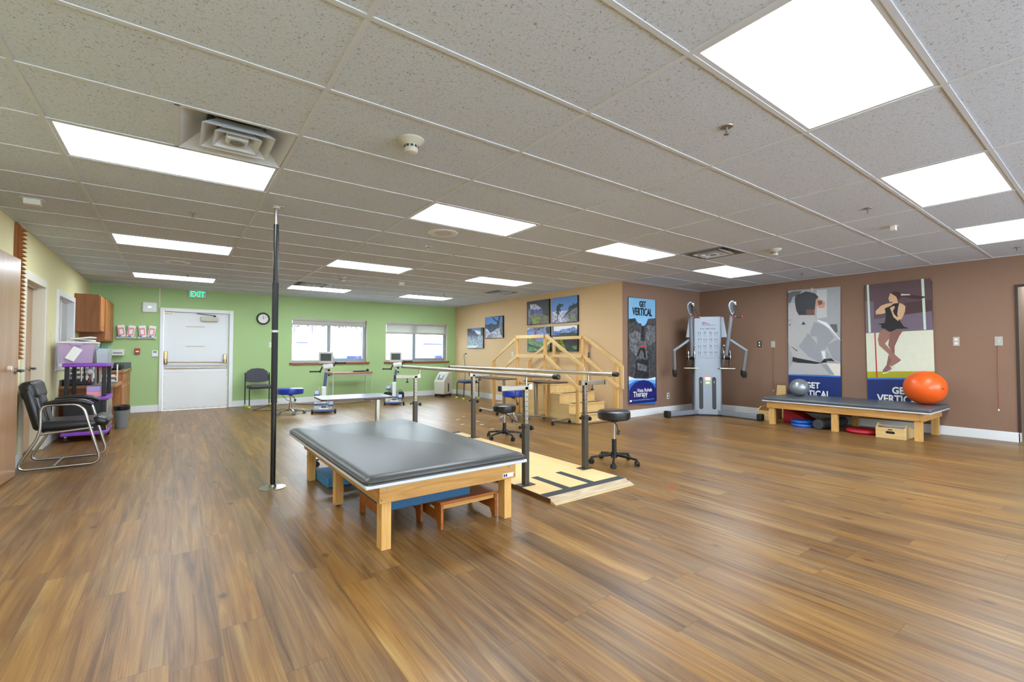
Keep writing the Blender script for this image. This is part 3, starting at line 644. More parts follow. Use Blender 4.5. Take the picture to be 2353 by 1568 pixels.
# ---- windows in the green wall
def window(n, W, mull, drop, slats):
    x0, x1, z0, z1 = W
    fr = MB(); ye = YG+.14; t = .045
    fr.box(x0, x0+.02, YG+.07, ye, z0, z1).box(x1-.085, x1, YG+.07, ye, z0, z1).box(x0+.02, x1-.085, YG+.07, ye, z0, z0+.05).box(x0+.02, x1-.085, YG+.07, ye, z1-.05, z1)
    fr.box(mull-.04, mull+.04, YG+.065, ye, z0+.05, z1-.05)
    o = struct(fr.build('window_%d' % n, 'sash_gray', bevel=.003))
    MB().box(mull-.034, mull+.034, YG+.055, YG+.065, z0+.05, z1-.05).box(mull+.02, x1-.085, YG+.075, YG+.095, z0+.05, z0+.085).build('sash', 'sash_gray', o)
    MB().box(x0+.02, x1-.085, YG+.1, YG+.104, z0+.05, z1-.05).build('pane', 'glass', o)
    MB().box(x0, x0+.004, YG, YG+.07, z0, z1).box(x1-.004, x1, YG, YG+.07, z0, z1).box(x0, x1, YG, YG+.07, z1-.004, z1).box(x0, x1, YG, YG+.07, z0, z0+.004).build('reveal', 'cream_frame', o, smooth=False)
    struct(MB().box(x0-.05, x1+.065, YG-.035, YG+.005, z0-.052, z0).build('trim_%d' % (n+4), 'sill_wood', bevel=.006))
    b = thing('window_blind', ('narrow raised blind with slats stacked thin over the left window by the clock' if n == 1 else 'half lowered cream slat blind over the right window near the corner'), 'blind', ((x0+x1)/2, YG+.02, z1), 'window blinds')
    MB().box(x0+.01, x1-.03, YG+.008, YG+.055, z1-.06, z1-.004).build('headrail', 'blind', b, bevel=.003)
    for k in range(slats):
        zz = z1-.07-k*(drop-.08)/max(1, slats-1)
        MB().obox(((x0+x1)/2-.01, YG+.03, zz), (x1-x0-.06, .045, .003), rx=.85 if n == 1 else .64).build('slat', 'oldwhite', b, smooth=False)
    MB().box(x0+.01, x1-.03, YG+.012, YG+.048, z1-drop-.05, z1-drop).build('bottom_rail', 'blind', b, bevel=.003)
    MB().tube([(x1-.09, YG+.01, z1-.06), (x1-.09, YG-.01, z1-.6), (x1-.09, YG-.045, z0-.05), (x1-.085, YG-.045, z0-.34)], .0035, seg=6).build('pull_cord', 'blind', b)
window(1, W1, 3.08, .12, 6)
window(2, W2, 5.36, .27, 8)
# outside: pale sided building, ground, roof line and shrubs
struct(MB().box(-6, 14, 15.8, 16, -.5, 1.9).build('wall_exterior', 'siding', smooth=False))
struct(MB().box(-14, 22, -20, YBACK-.3, -.4, -.3).box(-12, 18, YG+.2, 26, -.4, -.3).build('ground', 'bounce_concrete', smooth=False))  # unseen ground, coloured pale blue to bounce cool daylight onto the ceiling
one(MB().box(3.0, 4.1, 15.62, 15.8, 1.5, 1.53), 'wall_ledge', 'fence', 'thin dark ledge on the pale building seen through the left window', 'ledge', loc=(3.5, 15.7, 1.5))
one(MB().box(7.6, 8.5, 15.62, 15.8, 1.5, 1.54), 'wall_ledge', 'fence', 'thin dark ledge on the pale building seen through the right window', 'ledge', loc=(8, 15.7, 1.5))
one(MB().box(3.55, 5.0, 13.3, 13.5, -.3, 1.10), 'low_fence', 'fence', 'low blue fence outside at the lower right of the left window', 'fence', loc=(4.3, 13.4, -.3))
one(MB().box(6.9, 7.7, 13.3, 13.5, -.3, 1.10), 'low_fence', 'fence', 'low blue fence outside at the lower right of the right window', 'fence', loc=(7.3, 13.4, -.3))
m = MB(); rnd = random.Random(3)
for k in range(260):
    x = rnd.uniform(2.6, 5.4); z = rnd.uniform(1.93, 2.35); a = rnd.uniform(0, PI); l = rnd.uniform(.03, .13)
    m.bar((x, 14.8+rnd.uniform(-.2, .2), z), (x+l*math.cos(a), 14.8, z+l*math.sin(a)), .018, .018)
for k in range(5): m.bar((2.8+k*.55, 14.8, -.3), (2.9+k*.5, 14.8, 2.1), .02, .02)
tag(m.build('bare_twigs', 'twig', loc=None), 'bare violet twigs above the pale building outside the left window', 'shrub', kind='stuff')

# ---- left interior window
y0, y1, z0, z1 = WL
fr = MB()
fr.box(XL-.15, XL+.02, y0-.075, y0+.005, z0-.06, z1+.075).box(XL-.15, XL+.02, y1-.005, y1+.075, z0-.06, z1+.075).box(XL-.15, XL+.02, y0+.005, y1-.005, z1-.005, z1+.075).box(XL-.15, XL+.02, y0+.005, y1-.005, z0-.06, z0+.005)
o = struct(fr.build('window_3', 'trim_white', bevel=.005))
MB().box(XL-.08, XL-.05, y0, y0+.035, z0, z1).box(XL-.08, XL-.05, 9.3, 9.345, z0, z1).box(XL-.08, XL-.05, y0, y1, z1-.03, z1).build('sash', 'trim_white', o)
MB().box(XL-.068, XL-.064, y0+.035, y1, z0, z1-.03).build('pane', 'glass', o)
# things in the office seen through that window
struct(MB().box(XL-1.9, XL-.9, YG-.02, YG-.001, 0, 2.05).build('door_4', 'light_gray', bevel=.004))
one(MB().box(XL-.75, XL-.2, 9.6, 10.7, 0, .8), 'office_cabinet', 'offwhite', 'low off white cabinet in the office behind the left wall window', 'cabinet', loc=(XL-.5, 10, 0), bevel=.005)
t = thing('office_printer', 'white office printer with dark slot seen through the left wall window', 'printer', (XL-.48, 10.1, .8))
MB().box(XL-.7, XL-.25, 9.8, 10.4, .801, 1.12).build('body', 'offwhite', t, bevel=.02)
MB().box(XL-.66, XL-.3, 9.785, 9.8, .95, 1.02).build('paper_slot', 'dark_gray', t)
MB().obox((XL-.48, 10.15, 1.2), (.34, .3, .015), rx=.6).build('paper_tray', 'light_gray', t)
t = thing('wall_phone', 'small pale wall unit with dark display in the office behind the left window', 'phone', (XL-2.1, YG-.02, 1.45))
MB().box(XL-2.25, XL-1.98, YG-.05, YG-.001, 1.3, 1.62).build('body', 'offwhite', t, bevel=.01)
MB().box(XL-2.2, XL-2.05, YG-.055, YG-.05, 1.42, 1.5).build('display', 'dark_gray', t)

# ================================================================== CEILING FITTINGS
NAMES = {(0,3):'large bright ceiling panel at upper left beside the open square vent', (0,8):'second ceiling panel at left, above the white exit door row', (0,13):'farthest left ceiling panel, just in front of the exit sign',
 (2,-2):'largest bright ceiling panel at the upper right of the view', (2,3):'ceiling panel beside the round speaker near the middle', (2,8):'narrow ceiling panel right of the black floor to ceiling pole', (2,13):'farthest ceiling panel above the left window, beside a vent',
 (4,-2):'ceiling panel at right, between the largest panel and the right edge panel', (4,3):'ceiling panel above the brown wall corner, left of the vent', (4,8):'ceiling panel above the small framed pictures at mid distance', (4,13):'smallest and farthest ceiling panel near the green and beige corner',
 (6,-2):'ceiling panel cut by the right edge of the view', (6,3):'ceiling panel nearest the cable machine', (0,-2):'ceiling panel behind the viewer on the left', }
for i, j in lights:
    x0, x1, y0, y1 = gx(i)+.012, gx(i+1)-.012, gy(j)+.012, gy(j+1)-.012
    t = thing('ceiling_light', NAMES.get((i, j), 'ceiling panel behind the viewer, %s of the rear row' % {0: 'leftmost', 2: 'second from left', 4: 'third from left', 6: 'rightmost'}[i]), 'ceiling light', ((x0+x1)/2, (y0+y1)/2, HC), 'recessed fluorescent ceiling panels')
    f = MB(); e = .022
    f.box(x0, x1, y0, y0+e, HC-.002, HC+.03).box(x0, x1, y1-e, y1, HC-.002, HC+.03).box(x0, x0+e, y0+e, y1-e, HC-.002, HC+.03).box(x1-e, x1, y0+e, y1-e, HC-.002, HC+.03)
    f.build('frame', 'grid', t, smooth=False)
    MB().box(x0+e, x1-e, y0+e, y1-e, HC+.002, HC+.008).build('diffuser', 'lamp_panel', t, smooth=False)
VL = ['large open square vent with stepped cones beside the big left light', 'square stepped vent in the ceiling right of the middle, toward the cable machine', 'square vent behind the farthest light above the left window', 'small dark square vent above the framed pictures']
for k, (vx0, vx1, vy0, vy1) in enumerate(vents):
    cx_, cy_ = (vx0+vx1)/2, (vy0+vy1)/2
    t = thing('ceiling_vent', VL[k], 'air vent', (cx_, cy_, HC), 'square ceiling vents')
    def ring(m, a, za, b, zb, th=.006):
        for (h, z), (h2, z2) in (((a, za), (b, zb)),):
            A = [m.bm.verts.new((cx_+sx*h, cy_+sy*h, z)) for sx, sy in ((-1,-1),(1,-1),(1,1),(-1,1))]
            B = [m.bm.verts.new((cx_+sx*h2, cy_+sy*h2, z2)) for sx, sy in ((-1,-1),(1,-1),(1,1),(-1,1))]
            A2 = [m.bm.verts.new((cx_+sx*(h-th), cy_+sy*(h-th), z)) for sx, sy in ((-1,-1),(1,-1),(1,1),(-1,1))]
            B2 = [m.bm.verts.new((cx_+sx*(h2-th), cy_+sy*(h2-th), z2)) for sx, sy in ((-1,-1),(1,-1),(1,1),(-1,1))]
            for q in range(4):
                r = (q+1) % 4
                m.bm.faces.new((A[q], A[r], B[r], B[q])); m.bm.faces.new((A2[r], A2[q], B2[q], B2[r]))
                m.bm.faces.new((A[q], A2[q], A2[r], A[r])); m.bm.faces.new((B[r], B2[r], B2[q], B[q]))
    h = (vx1-vx0)/2
    m = MB(); ring(m, h-.012, HC-.001, h-.14, HC+.10); m.build('outer_cone', 'grid' if k == 0 else 'mid_gray', t, smooth=False)
    m = MB(); m.box(cx_-h+.012, cx_+h-.012, cy_-h+.012, cy_+h-.012, HC+.10, HC+.104); m.build('back_pan', 'mid_gray' if k == 0 else 'dark_gray', t, smooth=False)
    m = MB(); m.cyl((cx_, cy_, HC+.095), (cx_, cy_, HC+.099), .16, seg=36); m.build('duct_opening', 'black_plastic', t)
    m = MB(); ring(m, .19, HC-.012, .115, HC+.062, .008); m.build('middle_cone', 'grid', t, smooth=False)
    m = MB(); ring(m, .125, HC-.016, .07, HC+.045, .008); m.build('inner_cone', 'grid', t, smooth=False)
    m = MB(); m.box(cx_-.06, cx_+.06, cy_-.06, cy_+.06, HC-.014, HC+.03); m.build('center_block', 'grid', t, bevel=.01)
    m = MB(); m.cyl((cx_, cy_, HC-.018), (cx_, cy_, HC-.013), .04, seg=24); m.build('center_hole', 'mid_gray', t)
    m = MB()
    for sx, sy in ((-1,-1),(1,-1),(1,1),(-1,1)): m.bar((cx_+sx*.05, cy_+sy*.05, HC+.04), (cx_+sx*.2, cy_+sy*.2, HC+.095), .006, .006)
    m.build('brace_wires', 'mid_gray', t)
for k, (x, y, lab) in enumerate(((1.167, 2.611, 'cream smoke detector nearest the viewer, hanging from the ceiling tile'), (2.351, 8.111, 'distant cream smoke detector above the left window side'), (6.161, 2.662, 'cream smoke detector on the ceiling toward the brown wall'))):
    t = thing('smoke_detector', lab, 'smoke detector', (x, y, HC), 'ceiling smoke detectors')
    MB().lathe([(0, HC), (.08, HC), (.079, HC-.008), (.05, HC-.03), (.046, HC-.034), (0, HC-.034)], (x, y, 0)).build('base_plate', 'beige_plastic', t)
    MB().lathe([(.042, HC-.034), (.042, HC-.062), (.036, HC-.08), (.02, HC-.088), (0, HC-.088)], (x, y, 0)).build('head', 'beige_plastic', t)
    m = MB()
    for q in range(10):
        a = 2*PI*q/10; m.obox((x+.0405*math.cos(a), y+.0405*math.sin(a), HC-.047), (.006, .017, .014), rz=a)
    m.build('vent_slots', 'dark_gray', t)
for x, y, lab, r in ((2.377, 4.46, 'white round ceiling speaker beside the middle light panel', .164), (.002, 8.214, 'faint round ceiling speaker between the two far left lights', .16)):
    t = thing('ceiling_speaker', lab, 'speaker', (x, y, HC), 'round ceiling speakers')
    MB().lathe([(0, HC), (r, HC), (r, HC-.004), (r-.03, HC-.014), (r*.62, HC-.006), (0, HC-.006)], (x, y, 0), seg=48).build('rim', 'white_paint', t)
    MB().cyl((x, y, HC-.008), (x, y, HC-.0062), r*.6, seg=36).build('grille', 'light_gray', t)
for x, y, lab in ((.115, 5.217, 'sprinkler head on the ceiling between the two nearer left lights'), (2.584, 1.371, 'chrome sprinkler head nearest the largest light panel'), (5.099, 1.402, 'sprinkler head on the ceiling over the right side, left of the small box'),
    (2.512, 5.097, 'sprinkler head just beyond the round ceiling speaker'), (5.0, 5.058, 'sprinkler head over the beige wall corner area'), (8.425, 3.219, 'sprinkler head close to the brown wall above the karate poster'),
    (8.498, .834, 'sprinkler head at the far right edge of the ceiling'), (.155, 9.393, 'tiny sprinkler head above the exit door lights'), (2.498, 9.219, 'tiny sprinkler head beside the farthest vent'), (4.886, 9.112, 'tiny sprinkler head near the smallest light panel')):
    t = thing('sprinkler_head', lab, 'sprinkler', (x, y, HC), 'ceiling sprinkler heads')
    MB().lathe([(0, HC), (.036, HC), (.034, HC-.004), (.012, HC-.006), (0, HC-.006)], (x, y, 0), seg=20).build('escutcheon', 'nickel', t)
    MB().cyl((x, y, HC-.006), (x, y, HC-.03), .008, seg=10).bar((x-.012, y, HC-.02), (x-.004, y, HC-.044), .003, .003).bar((x+.012, y, HC-.02), (x+.004, y, HC-.044), .003, .003).build('body', 'mid_gray', t)
    MB().cyl((x, y, HC-.044), (x, y, HC-.047), .015, seg=14).build('deflector', 'nickel', t)
for x, y, s_, lab in ((3.42, 8.061, .07, 'small beige square box on the ceiling over the right window side'), (6.013, 1.44, .045, 'small white bracket box hanging from the ceiling at right'), (-1.017, 5.557, .075, 'white rectangular sensor box on the ceiling at the left wall')):
    one(MB().box(x-s_, x+s_, y-s_*.6, y+s_*.6, HC-.004, HC).box(x-s_*.7, x+s_*.7, y-s_*.45, y+s_*.45, HC-.05, HC-.004), 'ceiling_sensor', 'offwhite', lab, 'sensor', loc=(x, y, HC), group='ceiling sensor boxes', bevel=.003)

# ================================================================== WALL THINGS
# exit sign
t = thing('exit_sign', 'green lit exit sign hanging over the white double locked door', 'exit sign', (.363, YG-.03, 2.345))
MB().box(.205, .52, YG-.05, YG-.03, 2.345, 2.515).build('panel', 'light_gray', t, bevel=.004)
MB().box(.23, .5, YG-.08, YG-.001, 2.497, 2.517).build('canopy', 'light_gray', t)
text('lettering', 'EXIT', .16, 'exit_green', t, (.235, YG-.052, 2.372), (1,0,0), (0,0,1), bold=.002, width=.25)
# clock
cx_, cz_ = 1.612, 1.966
t = thing('wall_clock', 'round black rimmed clock with white face on the green wall', 'clock', (cx_, YG-.02, cz_))
Y_ = lambda p, y: p
def disc(m, r, y0, y1, seg=40): m.cyl((cx_, y0, cz_), (cx_, y1, cz_), r, seg=seg); return m
m = MB(); pts = [(cx_+.122*math.cos(a), YG-.025, cz_+.122*math.sin(a)) for a in [2*PI*k/40 for k in range(40)]]
m.tube(pts, .017, closed=True, seg=10); m.build('rim', 'black_plastic', t)
disc(MB(), .12, YG-.02, YG-.002).build('face', 'offwhite', t)
m = MB(); m.bar((cx_, YG-.024, cz_-.015), (cx_+.003, YG-.024, cz_+.06), .008, .002, up=(0,1,0)).bar((cx_-.01, YG-.0255, cz_-.006), (cx_+.075, YG-.0255, cz_+.035), .005, .002, up=(0,1,0)); m.build('hands', 'black_plastic', t)
m = MB()
for k in range(12):
    a = PI/6*k; m.obox((cx_+.1*math.sin(a), YG-.021, cz_+.1*math.cos(a)), (.008, .002, .014), ry=a)
m.build('hour_marks', 'dark_gray', t)

def plate(name, label, axis, c, u, z, wv, hv, mat, sock=None, smat='dark_gray', out=-1, group='wall plates'):
    t = thing(name, label, 'outlet' if name == 'wall_outlet' else 'wall plate', ((c, u, z) if axis == 'X' else (u, c, z)), group)
    def b(m, u0, u1, z0, z1, d0, d1):
        lo, hi = sorted((c+out*d0, c+out*d1))
        return m.box(lo, hi, u0, u1, z0, z1) if axis == 'X' else m.box(u0, u1, lo, hi, z0, z1)
    b(MB(), u-wv/2, u+wv/2, z-hv/2, z+hv/2, 0, .006).build('cover', mat, t, bevel=.002)
    if sock == 2:
        for dz in (-hv*.22, hv*.22): b(MB(), u-wv*.24, u+wv*.24, z+dz-hv*.14, z+dz+hv*.14, .006, .009).build('socket', smat, t, bevel=.003)
    elif sock == 1: b(MB(), u-wv*.14, u+wv*.14, z-hv*.2, z+hv*.2, .006, .012).build('rocker', smat, t, bevel=.002)
    return t
plate('wall_switch', 'beige light switch on green wall beside the black pole', 'Y', YG, 1.78, 1.37, .075, .12, 'offwhite', 1, 'offwhite')
plate('wall_outlet', 'outlet with a cord plugged in at the far end of the beige wall', 'X', XB, 11.02, 1.145, .075, .12, 'offwhite', 2, 'offwhite')
plate('wall_outlet', 'pale outlet on the beige wall seen between the left stair rails', 'X', XB, 8.85, 1.158, .075, .12, 'offwhite', 2, 'offwhite')
plate('wall_outlet', 'gray outlet on the beige wall behind the right stair rail', 'X', XB, 6.33, 1.154, .075, .12, 'switch_gray', 2, 'dark_gray')
plate('wall_outlet', 'low outlet near the floor between the climber poster and the cable machine', 'Y', YB, 8.0, .336, .075, .12, 'offwhite', 2, 'dark_gray')
plate('wall_outlet', 'outlet in a black plate between the cable machine and the karate poster', 'X', XR, 4.26, 1.368, .075, .12, 'black_plastic', 2, 'offwhite')
plate('nurse_call_plate', 'gray call plate with a hanging cord left of the karate poster', 'X', XR, 4.013, 1.361, .075, .12, 'switch_gray', 1, 'light_gray')
plate('wall_outlet', 'gray outlet with two cream sockets right of the skater poster', 'X', XR, 1.512, 1.366, .07, .13, 'switch_gray', 2, 'offwhite')
plate('nurse_call_plate', 'square gray call plate with a long red cord near the right opening', 'X', XR, 1.091, 1.363, .078, .125, 'switch_gray', 1, 'light_gray')
for y, z0, z1, l in ((4.013, .50, 1.30, 'thin pull cord with white bead hanging left of the karate poster'), (1.107, .43, 1.30, 'long red pull cord with white bead hanging near the right opening')):
    t = thing('pull_cord', l, 'cord', (XR-.01, y, z0), 'nurse call cords')
    MB().tube([(XR-.012, y-.004, z1), (XR-.012, y+.002, (z0+z1)/2), (XR-.012, y, z0)], .0022 if z0 > .45 else .003, seg=6).build('cord', 'cord_red', t)
    MB().lathe([(0, z0-.028), (.009, z0-.024), (.007, z0), (0, z0)], (XR-.012, y, 0), seg=10).build('bead', 'white_paint', t)
plate('wall_switch', 'pale switch on the yellow wall between the door and the window', 'X', XL, 8.4, 1.41, .07, .12, 'offwhite', 1, 'offwhite', out=1)
# cord plugged in beige outlet
one(MB().tube([(XB-.03, 11.02, 1.16), (XB-.06, 11.05, 1.14), (XB-.03, 11.03, .7), (XB-.06, 11.0, .3), (XB-.12, 10.9, .02), (XB-.3, 10.9, .008), (6.32, 11.25, .008)], .006, seg=6).box(XB-.04, XB-.01, 11.0, 11.04, 1.15, 1.18),
    'power_cord', 'cord', 'dark power cord running from the far outlet down the beige wall', 'cord', loc=(XB-.05, 11, 0))
# fixtures on the green wall at left
t = thing('wireless_access_point', 'white rounded wall box with green light left of the exit door', 'wireless box', (-.43, YG-.02, 2.1))
MB().box(-.549, -.308, YG-.045, YG-.001, 2.0, 2.21).build('case', 'white_paint', t, bevel=.03, segs=4)
MB().box(-.455, -.405, YG-.0475, YG-.045, 2.095, 2.125).build('status_light', 'led', t)
for k, xx in enumerate((-.78, -.46)):
    t = thing('glove_rack', ('left pair of pink glove packs mounted on the green wall' if k == 0 else 'right pair of pink glove packs mounted on the green wall'), 'glove rack', (xx, YG-.03, 1.5), 'glove pack racks')
    MB().box(xx-.145, xx+.145, YG-.03, YG-.001, 1.47, 1.5).box(xx-.145, xx-.12, YG-.08, YG-.03, 1.47, 1.5).box(xx+.12, xx+.145, YG-.08, YG-.03, 1.47, 1.5).build('shelf', 'white_paint', t)
    for q, dx in enumerate((-.075, .07)):
        MB().obox((xx+dx, YG-.055, 1.61), (.115, .07, .235), ry=(-.12 if q == 0 else .14)).build('glove_pack', 'paper', t, bevel=.012)
        m = MB(); a = (-.12 if q == 0 else .14)
        m.obox((xx+dx, YG-.0915, 1.605), (.09, .002, .15), ry=a); m.build('pink_print', 'pink', t)
        MB().obox((xx+dx, YG-.0935, 1.60), (.05, .002, .09), ry=a).build('picture', 'paper', t)
        MB().obox((xx+dx-.02, YG-.0935, 1.515), (.04, .002, .02), ry=a).build('blue_mark', 'blue_disc', t)
t = thing('paper_dispenser', 'white wall dispenser over the back counter', 'dispenser', (-.9, YG-.05, 1.19))
MB().box(-1.0, -.808, YG-.11, YG-.001, 1.13, 1.255).build('case', 'offwhite', t, bevel=.01)
MB().box(-.97, -.83, YG-.113, YG-.11, 1.175, 1.19).build('slot', 'dark_gray', t)
t = thing('fire_alarm_pull', 'small red fire alarm pull station on the green wall', 'fire alarm', (-.608, YG-.02, 1.217))
MB().box(-.65, -.567, YG-.035, YG-.001, 1.16, 1.275).build('case', 'fire_red', t, bevel=.006)
MB().box(-.635, -.582, YG-.048, YG-.035, 1.2, 1.225).build('pull_bar', 'paper', t, bevel=.003)
t = thing('alarm_keypad', 'white keypad with small gray display beside the exit door frame', 'keypad', (-.332, YG-.02, 1.17))
MB().box(-.382, -.282, YG-.025, YG-.001, 1.108, 1.232).build('case', 'white_paint', t, bevel=.005)
MB().box(-.362, -.302, YG-.027, YG-.025, 1.19, 1.215).build('display', 'slate_blue', t)

# artwork
def art(parent, key, plane, c):
    m = MB(); names = []
    for k, (mat, pts) in enumerate(ART[key]):
        if mat not in names: names.append(mat)
        m.mi = names.index(mat); o = c - .0012 - k*.00035
        m.poly([(o, p, z) for p, z in pts] if plane == 'X' else [(p, o, z) for p, z in pts])
    m.build('printed_picture', names, parent, smooth=False)
PL = [('p1', 10.10, 10.905, 1.315, 1.86, 'small mountain lake canvas, lowest and leftmost on the beige wall'), ('p2', 9.21, 10.01, 1.57, 2.12, 'square canvas of snowy peak behind dark branch, second from the green corner'),
 ('p3', 7.47, 8.25, 1.835, 2.375, 'canvas of meadow framed by trees, upper left of the group of four'), ('p4', 6.605, 7.39, 1.83, 2.368, 'canvas of bent pine on rocks under blue sky, upper right of four'),
 ('p5', 7.44, 8.23, 1.225, 1.768, 'canvas of red trunk over green meadow, lower left of four'), ('p6', 6.61, 7.385, 1.228, 1.768, 'canvas of distant ridges above dark firs, lower right of four')]
for k, a, b, z0, z1, lab in PL:
    t = thing('canvas_print', lab, 'picture', (XB-.02, (a+b)/2, z0), 'mountain canvases on the beige wall')
    MB().box(XB-.04, XB-.001, a, b, z0, z1).build('canvas', 'black_plastic', t)
    art(t, k, 'X', XB-.04)
# climber poster on the alcove wall
t = thing('climber_poster', 'tall get vertical poster of a rock climber with blue logo base', 'poster', (7.2, YB-.01, .26), 'tall posters on the brown walls')
MB().box(6.795, 7.605, YB-.02, YB-.001, .258, 2.236).build('board', 'dark_gray', t)
MB().box(6.797, 7.603, YB-.0206, YB-.02, .26, .70).build('blue_base', 'art_navy', t)
art(t, 'climb', 'Y', YB-.02)
PX, PZ = (1,0,0), (0,0,1)
text('lettering', 'GET', .155, 'black_plastic', t, (7.085, YB-.03, 2.068), PX, PZ, bold=.004, width=.19)
text('lettering', 'VERTICAL', .2, 'black_plastic', t, (6.885, YB-.03, 1.905), PX, PZ, bold=.004, width=.585)
text('lettering', 'Vista Rehab', .095, 'paper', t, (7.0, YB-.03, .458), PX, PZ, bold=.001, width=.445)
text('lettering', 'Therapy', .145, 'paper', t, (6.885, YB-.03, .372), PX, PZ, bold=.001, width=.42)
text('lettering', 'vistarehabtherapy.com', .04, 'art_lblue', t, (6.875, YB-.03, .3), PX, PZ, width=.64)
# karate and skater posters on the far right wall
for key, y0, y1, lab, col in (('karate', 2.925, 3.745, 'get vertical poster of a karate fighter seen from behind in white', 'karate'), ('skater', 1.757, 2.565, 'get vertical poster of a leaping figure skater in black dress', 'skater')):
    t = thing(key+'_poster', lab, 'poster', (XR-.01, (y0+y1)/2, .26), 'tall posters on the brown walls')
    zt = 2.345 if key == 'karate' else 2.31
    MB().box(XR-.02, XR-.001, y0, y1, .26, zt-.03).build('board', 'dark_gray', t)
    MB().box(XR-.0206, XR-.02, y0+.002, y1-.002, .262, .80).build('blue_base', 'art_navy_panel', t)
    if key == 'skater': pass
    art(t, key, 'X', XR-.02)
    c = 3.335 if key == 'karate' else 2.19
    xo = XR-.0305
    text('lettering', 'GET', .145, 'paper', t, (xo, c+(.13 if key == 'karate' else .06), .575 if key == 'karate' else .562), (0,-1,0), PZ, bold=.005, width=.225)
    text('lettering', 'VERTICAL', .165, 'paper', t, (xo, c+(.30 if key == 'karate' else .245), .42), (0,-1,0), PZ, bold=.005, width=.56)
# wooden sawtooth finger ladder on the left wall
t = thing('finger_ladder', 'tall brown wooden sawtooth finger ladder board on the yellow wall', 'finger ladder', (XL, 6.62, .6))
MB().box(XL+.001, XL+.02, 6.56, 6.70, 1.0, 2.5).build('back_board', 'cab_side', t)
prof = []; z = .62
m = MB(); n = 31; st = (2.47-1.12)/n
P = [(0, 1.12)]
for k in range(n):
    P += [(.06, 1.12+k*st+st*.2), (.02, 1.12+(k+1)*st)]
P += [(0, 1.12+n*st)]
m.prism(P, lambda u, v: (XL+.02+u, 6.60, v), lambda u, v: (XL+.02+u, 6.66, v))
m.build('sawtooth_strip', 'acoustic', t, smooth=False)

# ================================================================== CABINETS, LEFT CORNER
def upper(y0, y1, z0, lab, xf=-1.02):
    t = thing('upper_cabinet', lab, 'cabinet', (XL+.15, (y0+y1)/2, z0), 'oak wall cabinets')
    MB().box(XL+.001, xf, y0, y1, z0, 2.145).build('body', 'cab_side', t, bevel=.002)
    nd = 1 if y1-y0 < .6 else 2
    wd = (y1-y0-.03)/nd
    for k in range(nd):
        a = y0+.015+k*wd
        d = MB().box(xf, xf+.02, a+.004, a+wd-.004, z0+.02, 2.125).build('door', 'cab_oak', t, bevel=.004)
        MB().box(xf+.02, xf+.024, a+.06, a+wd-.06, z0+.08, 2.065).build('raised_panel', 'cab_oak', d, bevel=.003)
upper(9.96, 10.5, 1.53, 'nearer oak wall cabinet with its plain side facing the room')
upper(10.505, YG-.002, 1.385, 'farther oak wall cabinet reaching lower, against the green wall', -1.0)
# high counter
t = thing('base_cabinet', 'oak base cabinet with drawers and doors under the high counter', 'cabinet', (-1.0, 10.8, 0))
MB().box(XL+.001, -.73, 10.0, YG-.001, .1, .85).box(XL+.001, -.8, 10.02, YG-.001, 0, .1).build('body', 'cab_oak', t, bevel=.002)
for k in range(3):
    a = 10.03+k*.54
    dr = MB().box(-.73, -.71, a, a+.52, .69, .83).build('drawer', 'cab_oak', t, bevel=.004)
    MB().cyl((-.71, a+.26, .76), (-.69, a+.26, .76), .012).build('knob', 'brass_m', dr)
    dd = MB().box(-.73, -.71, a, a+.52, .12, .67).build('door', 'cab_oak', t, bevel=.004)
    MB().cyl((-.71, a+.05, .6), (-.69, a+.05, .6), .012).build('knob', 'brass_m', dd)
t = thing('countertop', 'high gray counter with oak edge beside the green wall', 'countertop', (-1.0, 10.8, .85))
MB().box(XL+.001, -.72, 9.99, YG-.001, .852, .885).build('slab', 'countertop', t)
MB().box(-.72, -.69, 9.965, YG-.001, .85, .892).box(XL+.001, -.72, 9.965, 9.99, .85, .892).build('edge_band', 'deskwood', t, bevel=.004)
MB().box(XL+.001, -.70, YG-.02, YG-.001, .892, 1.0).box(XL+.001, XL+.02, 10.0, YG-.02, .892, 1.0).build('backsplash', 'countertop', t)
t = thing('desk', 'low built in desk with oak edge behind the purple cart', 'desk', (-1.0, 9.45, 0))
MB().box(XL+.001, -.74, 8.965, 9.96, .675, .71).build('top', 'countertop', t)
MB().box(-.74, -.71, 8.95, 9.96, .67, .715).box(XL+.001, -.74, 8.94, 8.965, .67, .715).build('edge_band', 'deskwood', t, bevel=.004)
MB().box(XL+.001, XL+.02, 8.965, 9.96, .715, .8).build('backsplash', 'countertop', t)
MB().box(XL+.001, -.76, 8.99, 9.02, 0, .67).build('side_panel', 'cab_side', t)
t = thing('file_drawers', 'pale green gray file drawer unit under the low desk', 'drawers', (-1.0, 9.4, 0))
MB().box(XL+.1, -.84, 9.3, 9.9, .01, .64).build('body', 'light_gray', t, bevel=.004)
for k in range(3): 
    q = MB().box(-.84, -.825, 9.32, 9.88, .04+k*.2, .22+k*.2).build('drawer', 'oldwhite', t, bevel=.004)
    MB().box(-.825, -.815, 9.5, 9.7, .15+k*.2, .165+k*.2).build('pull', 'mid_gray', q)
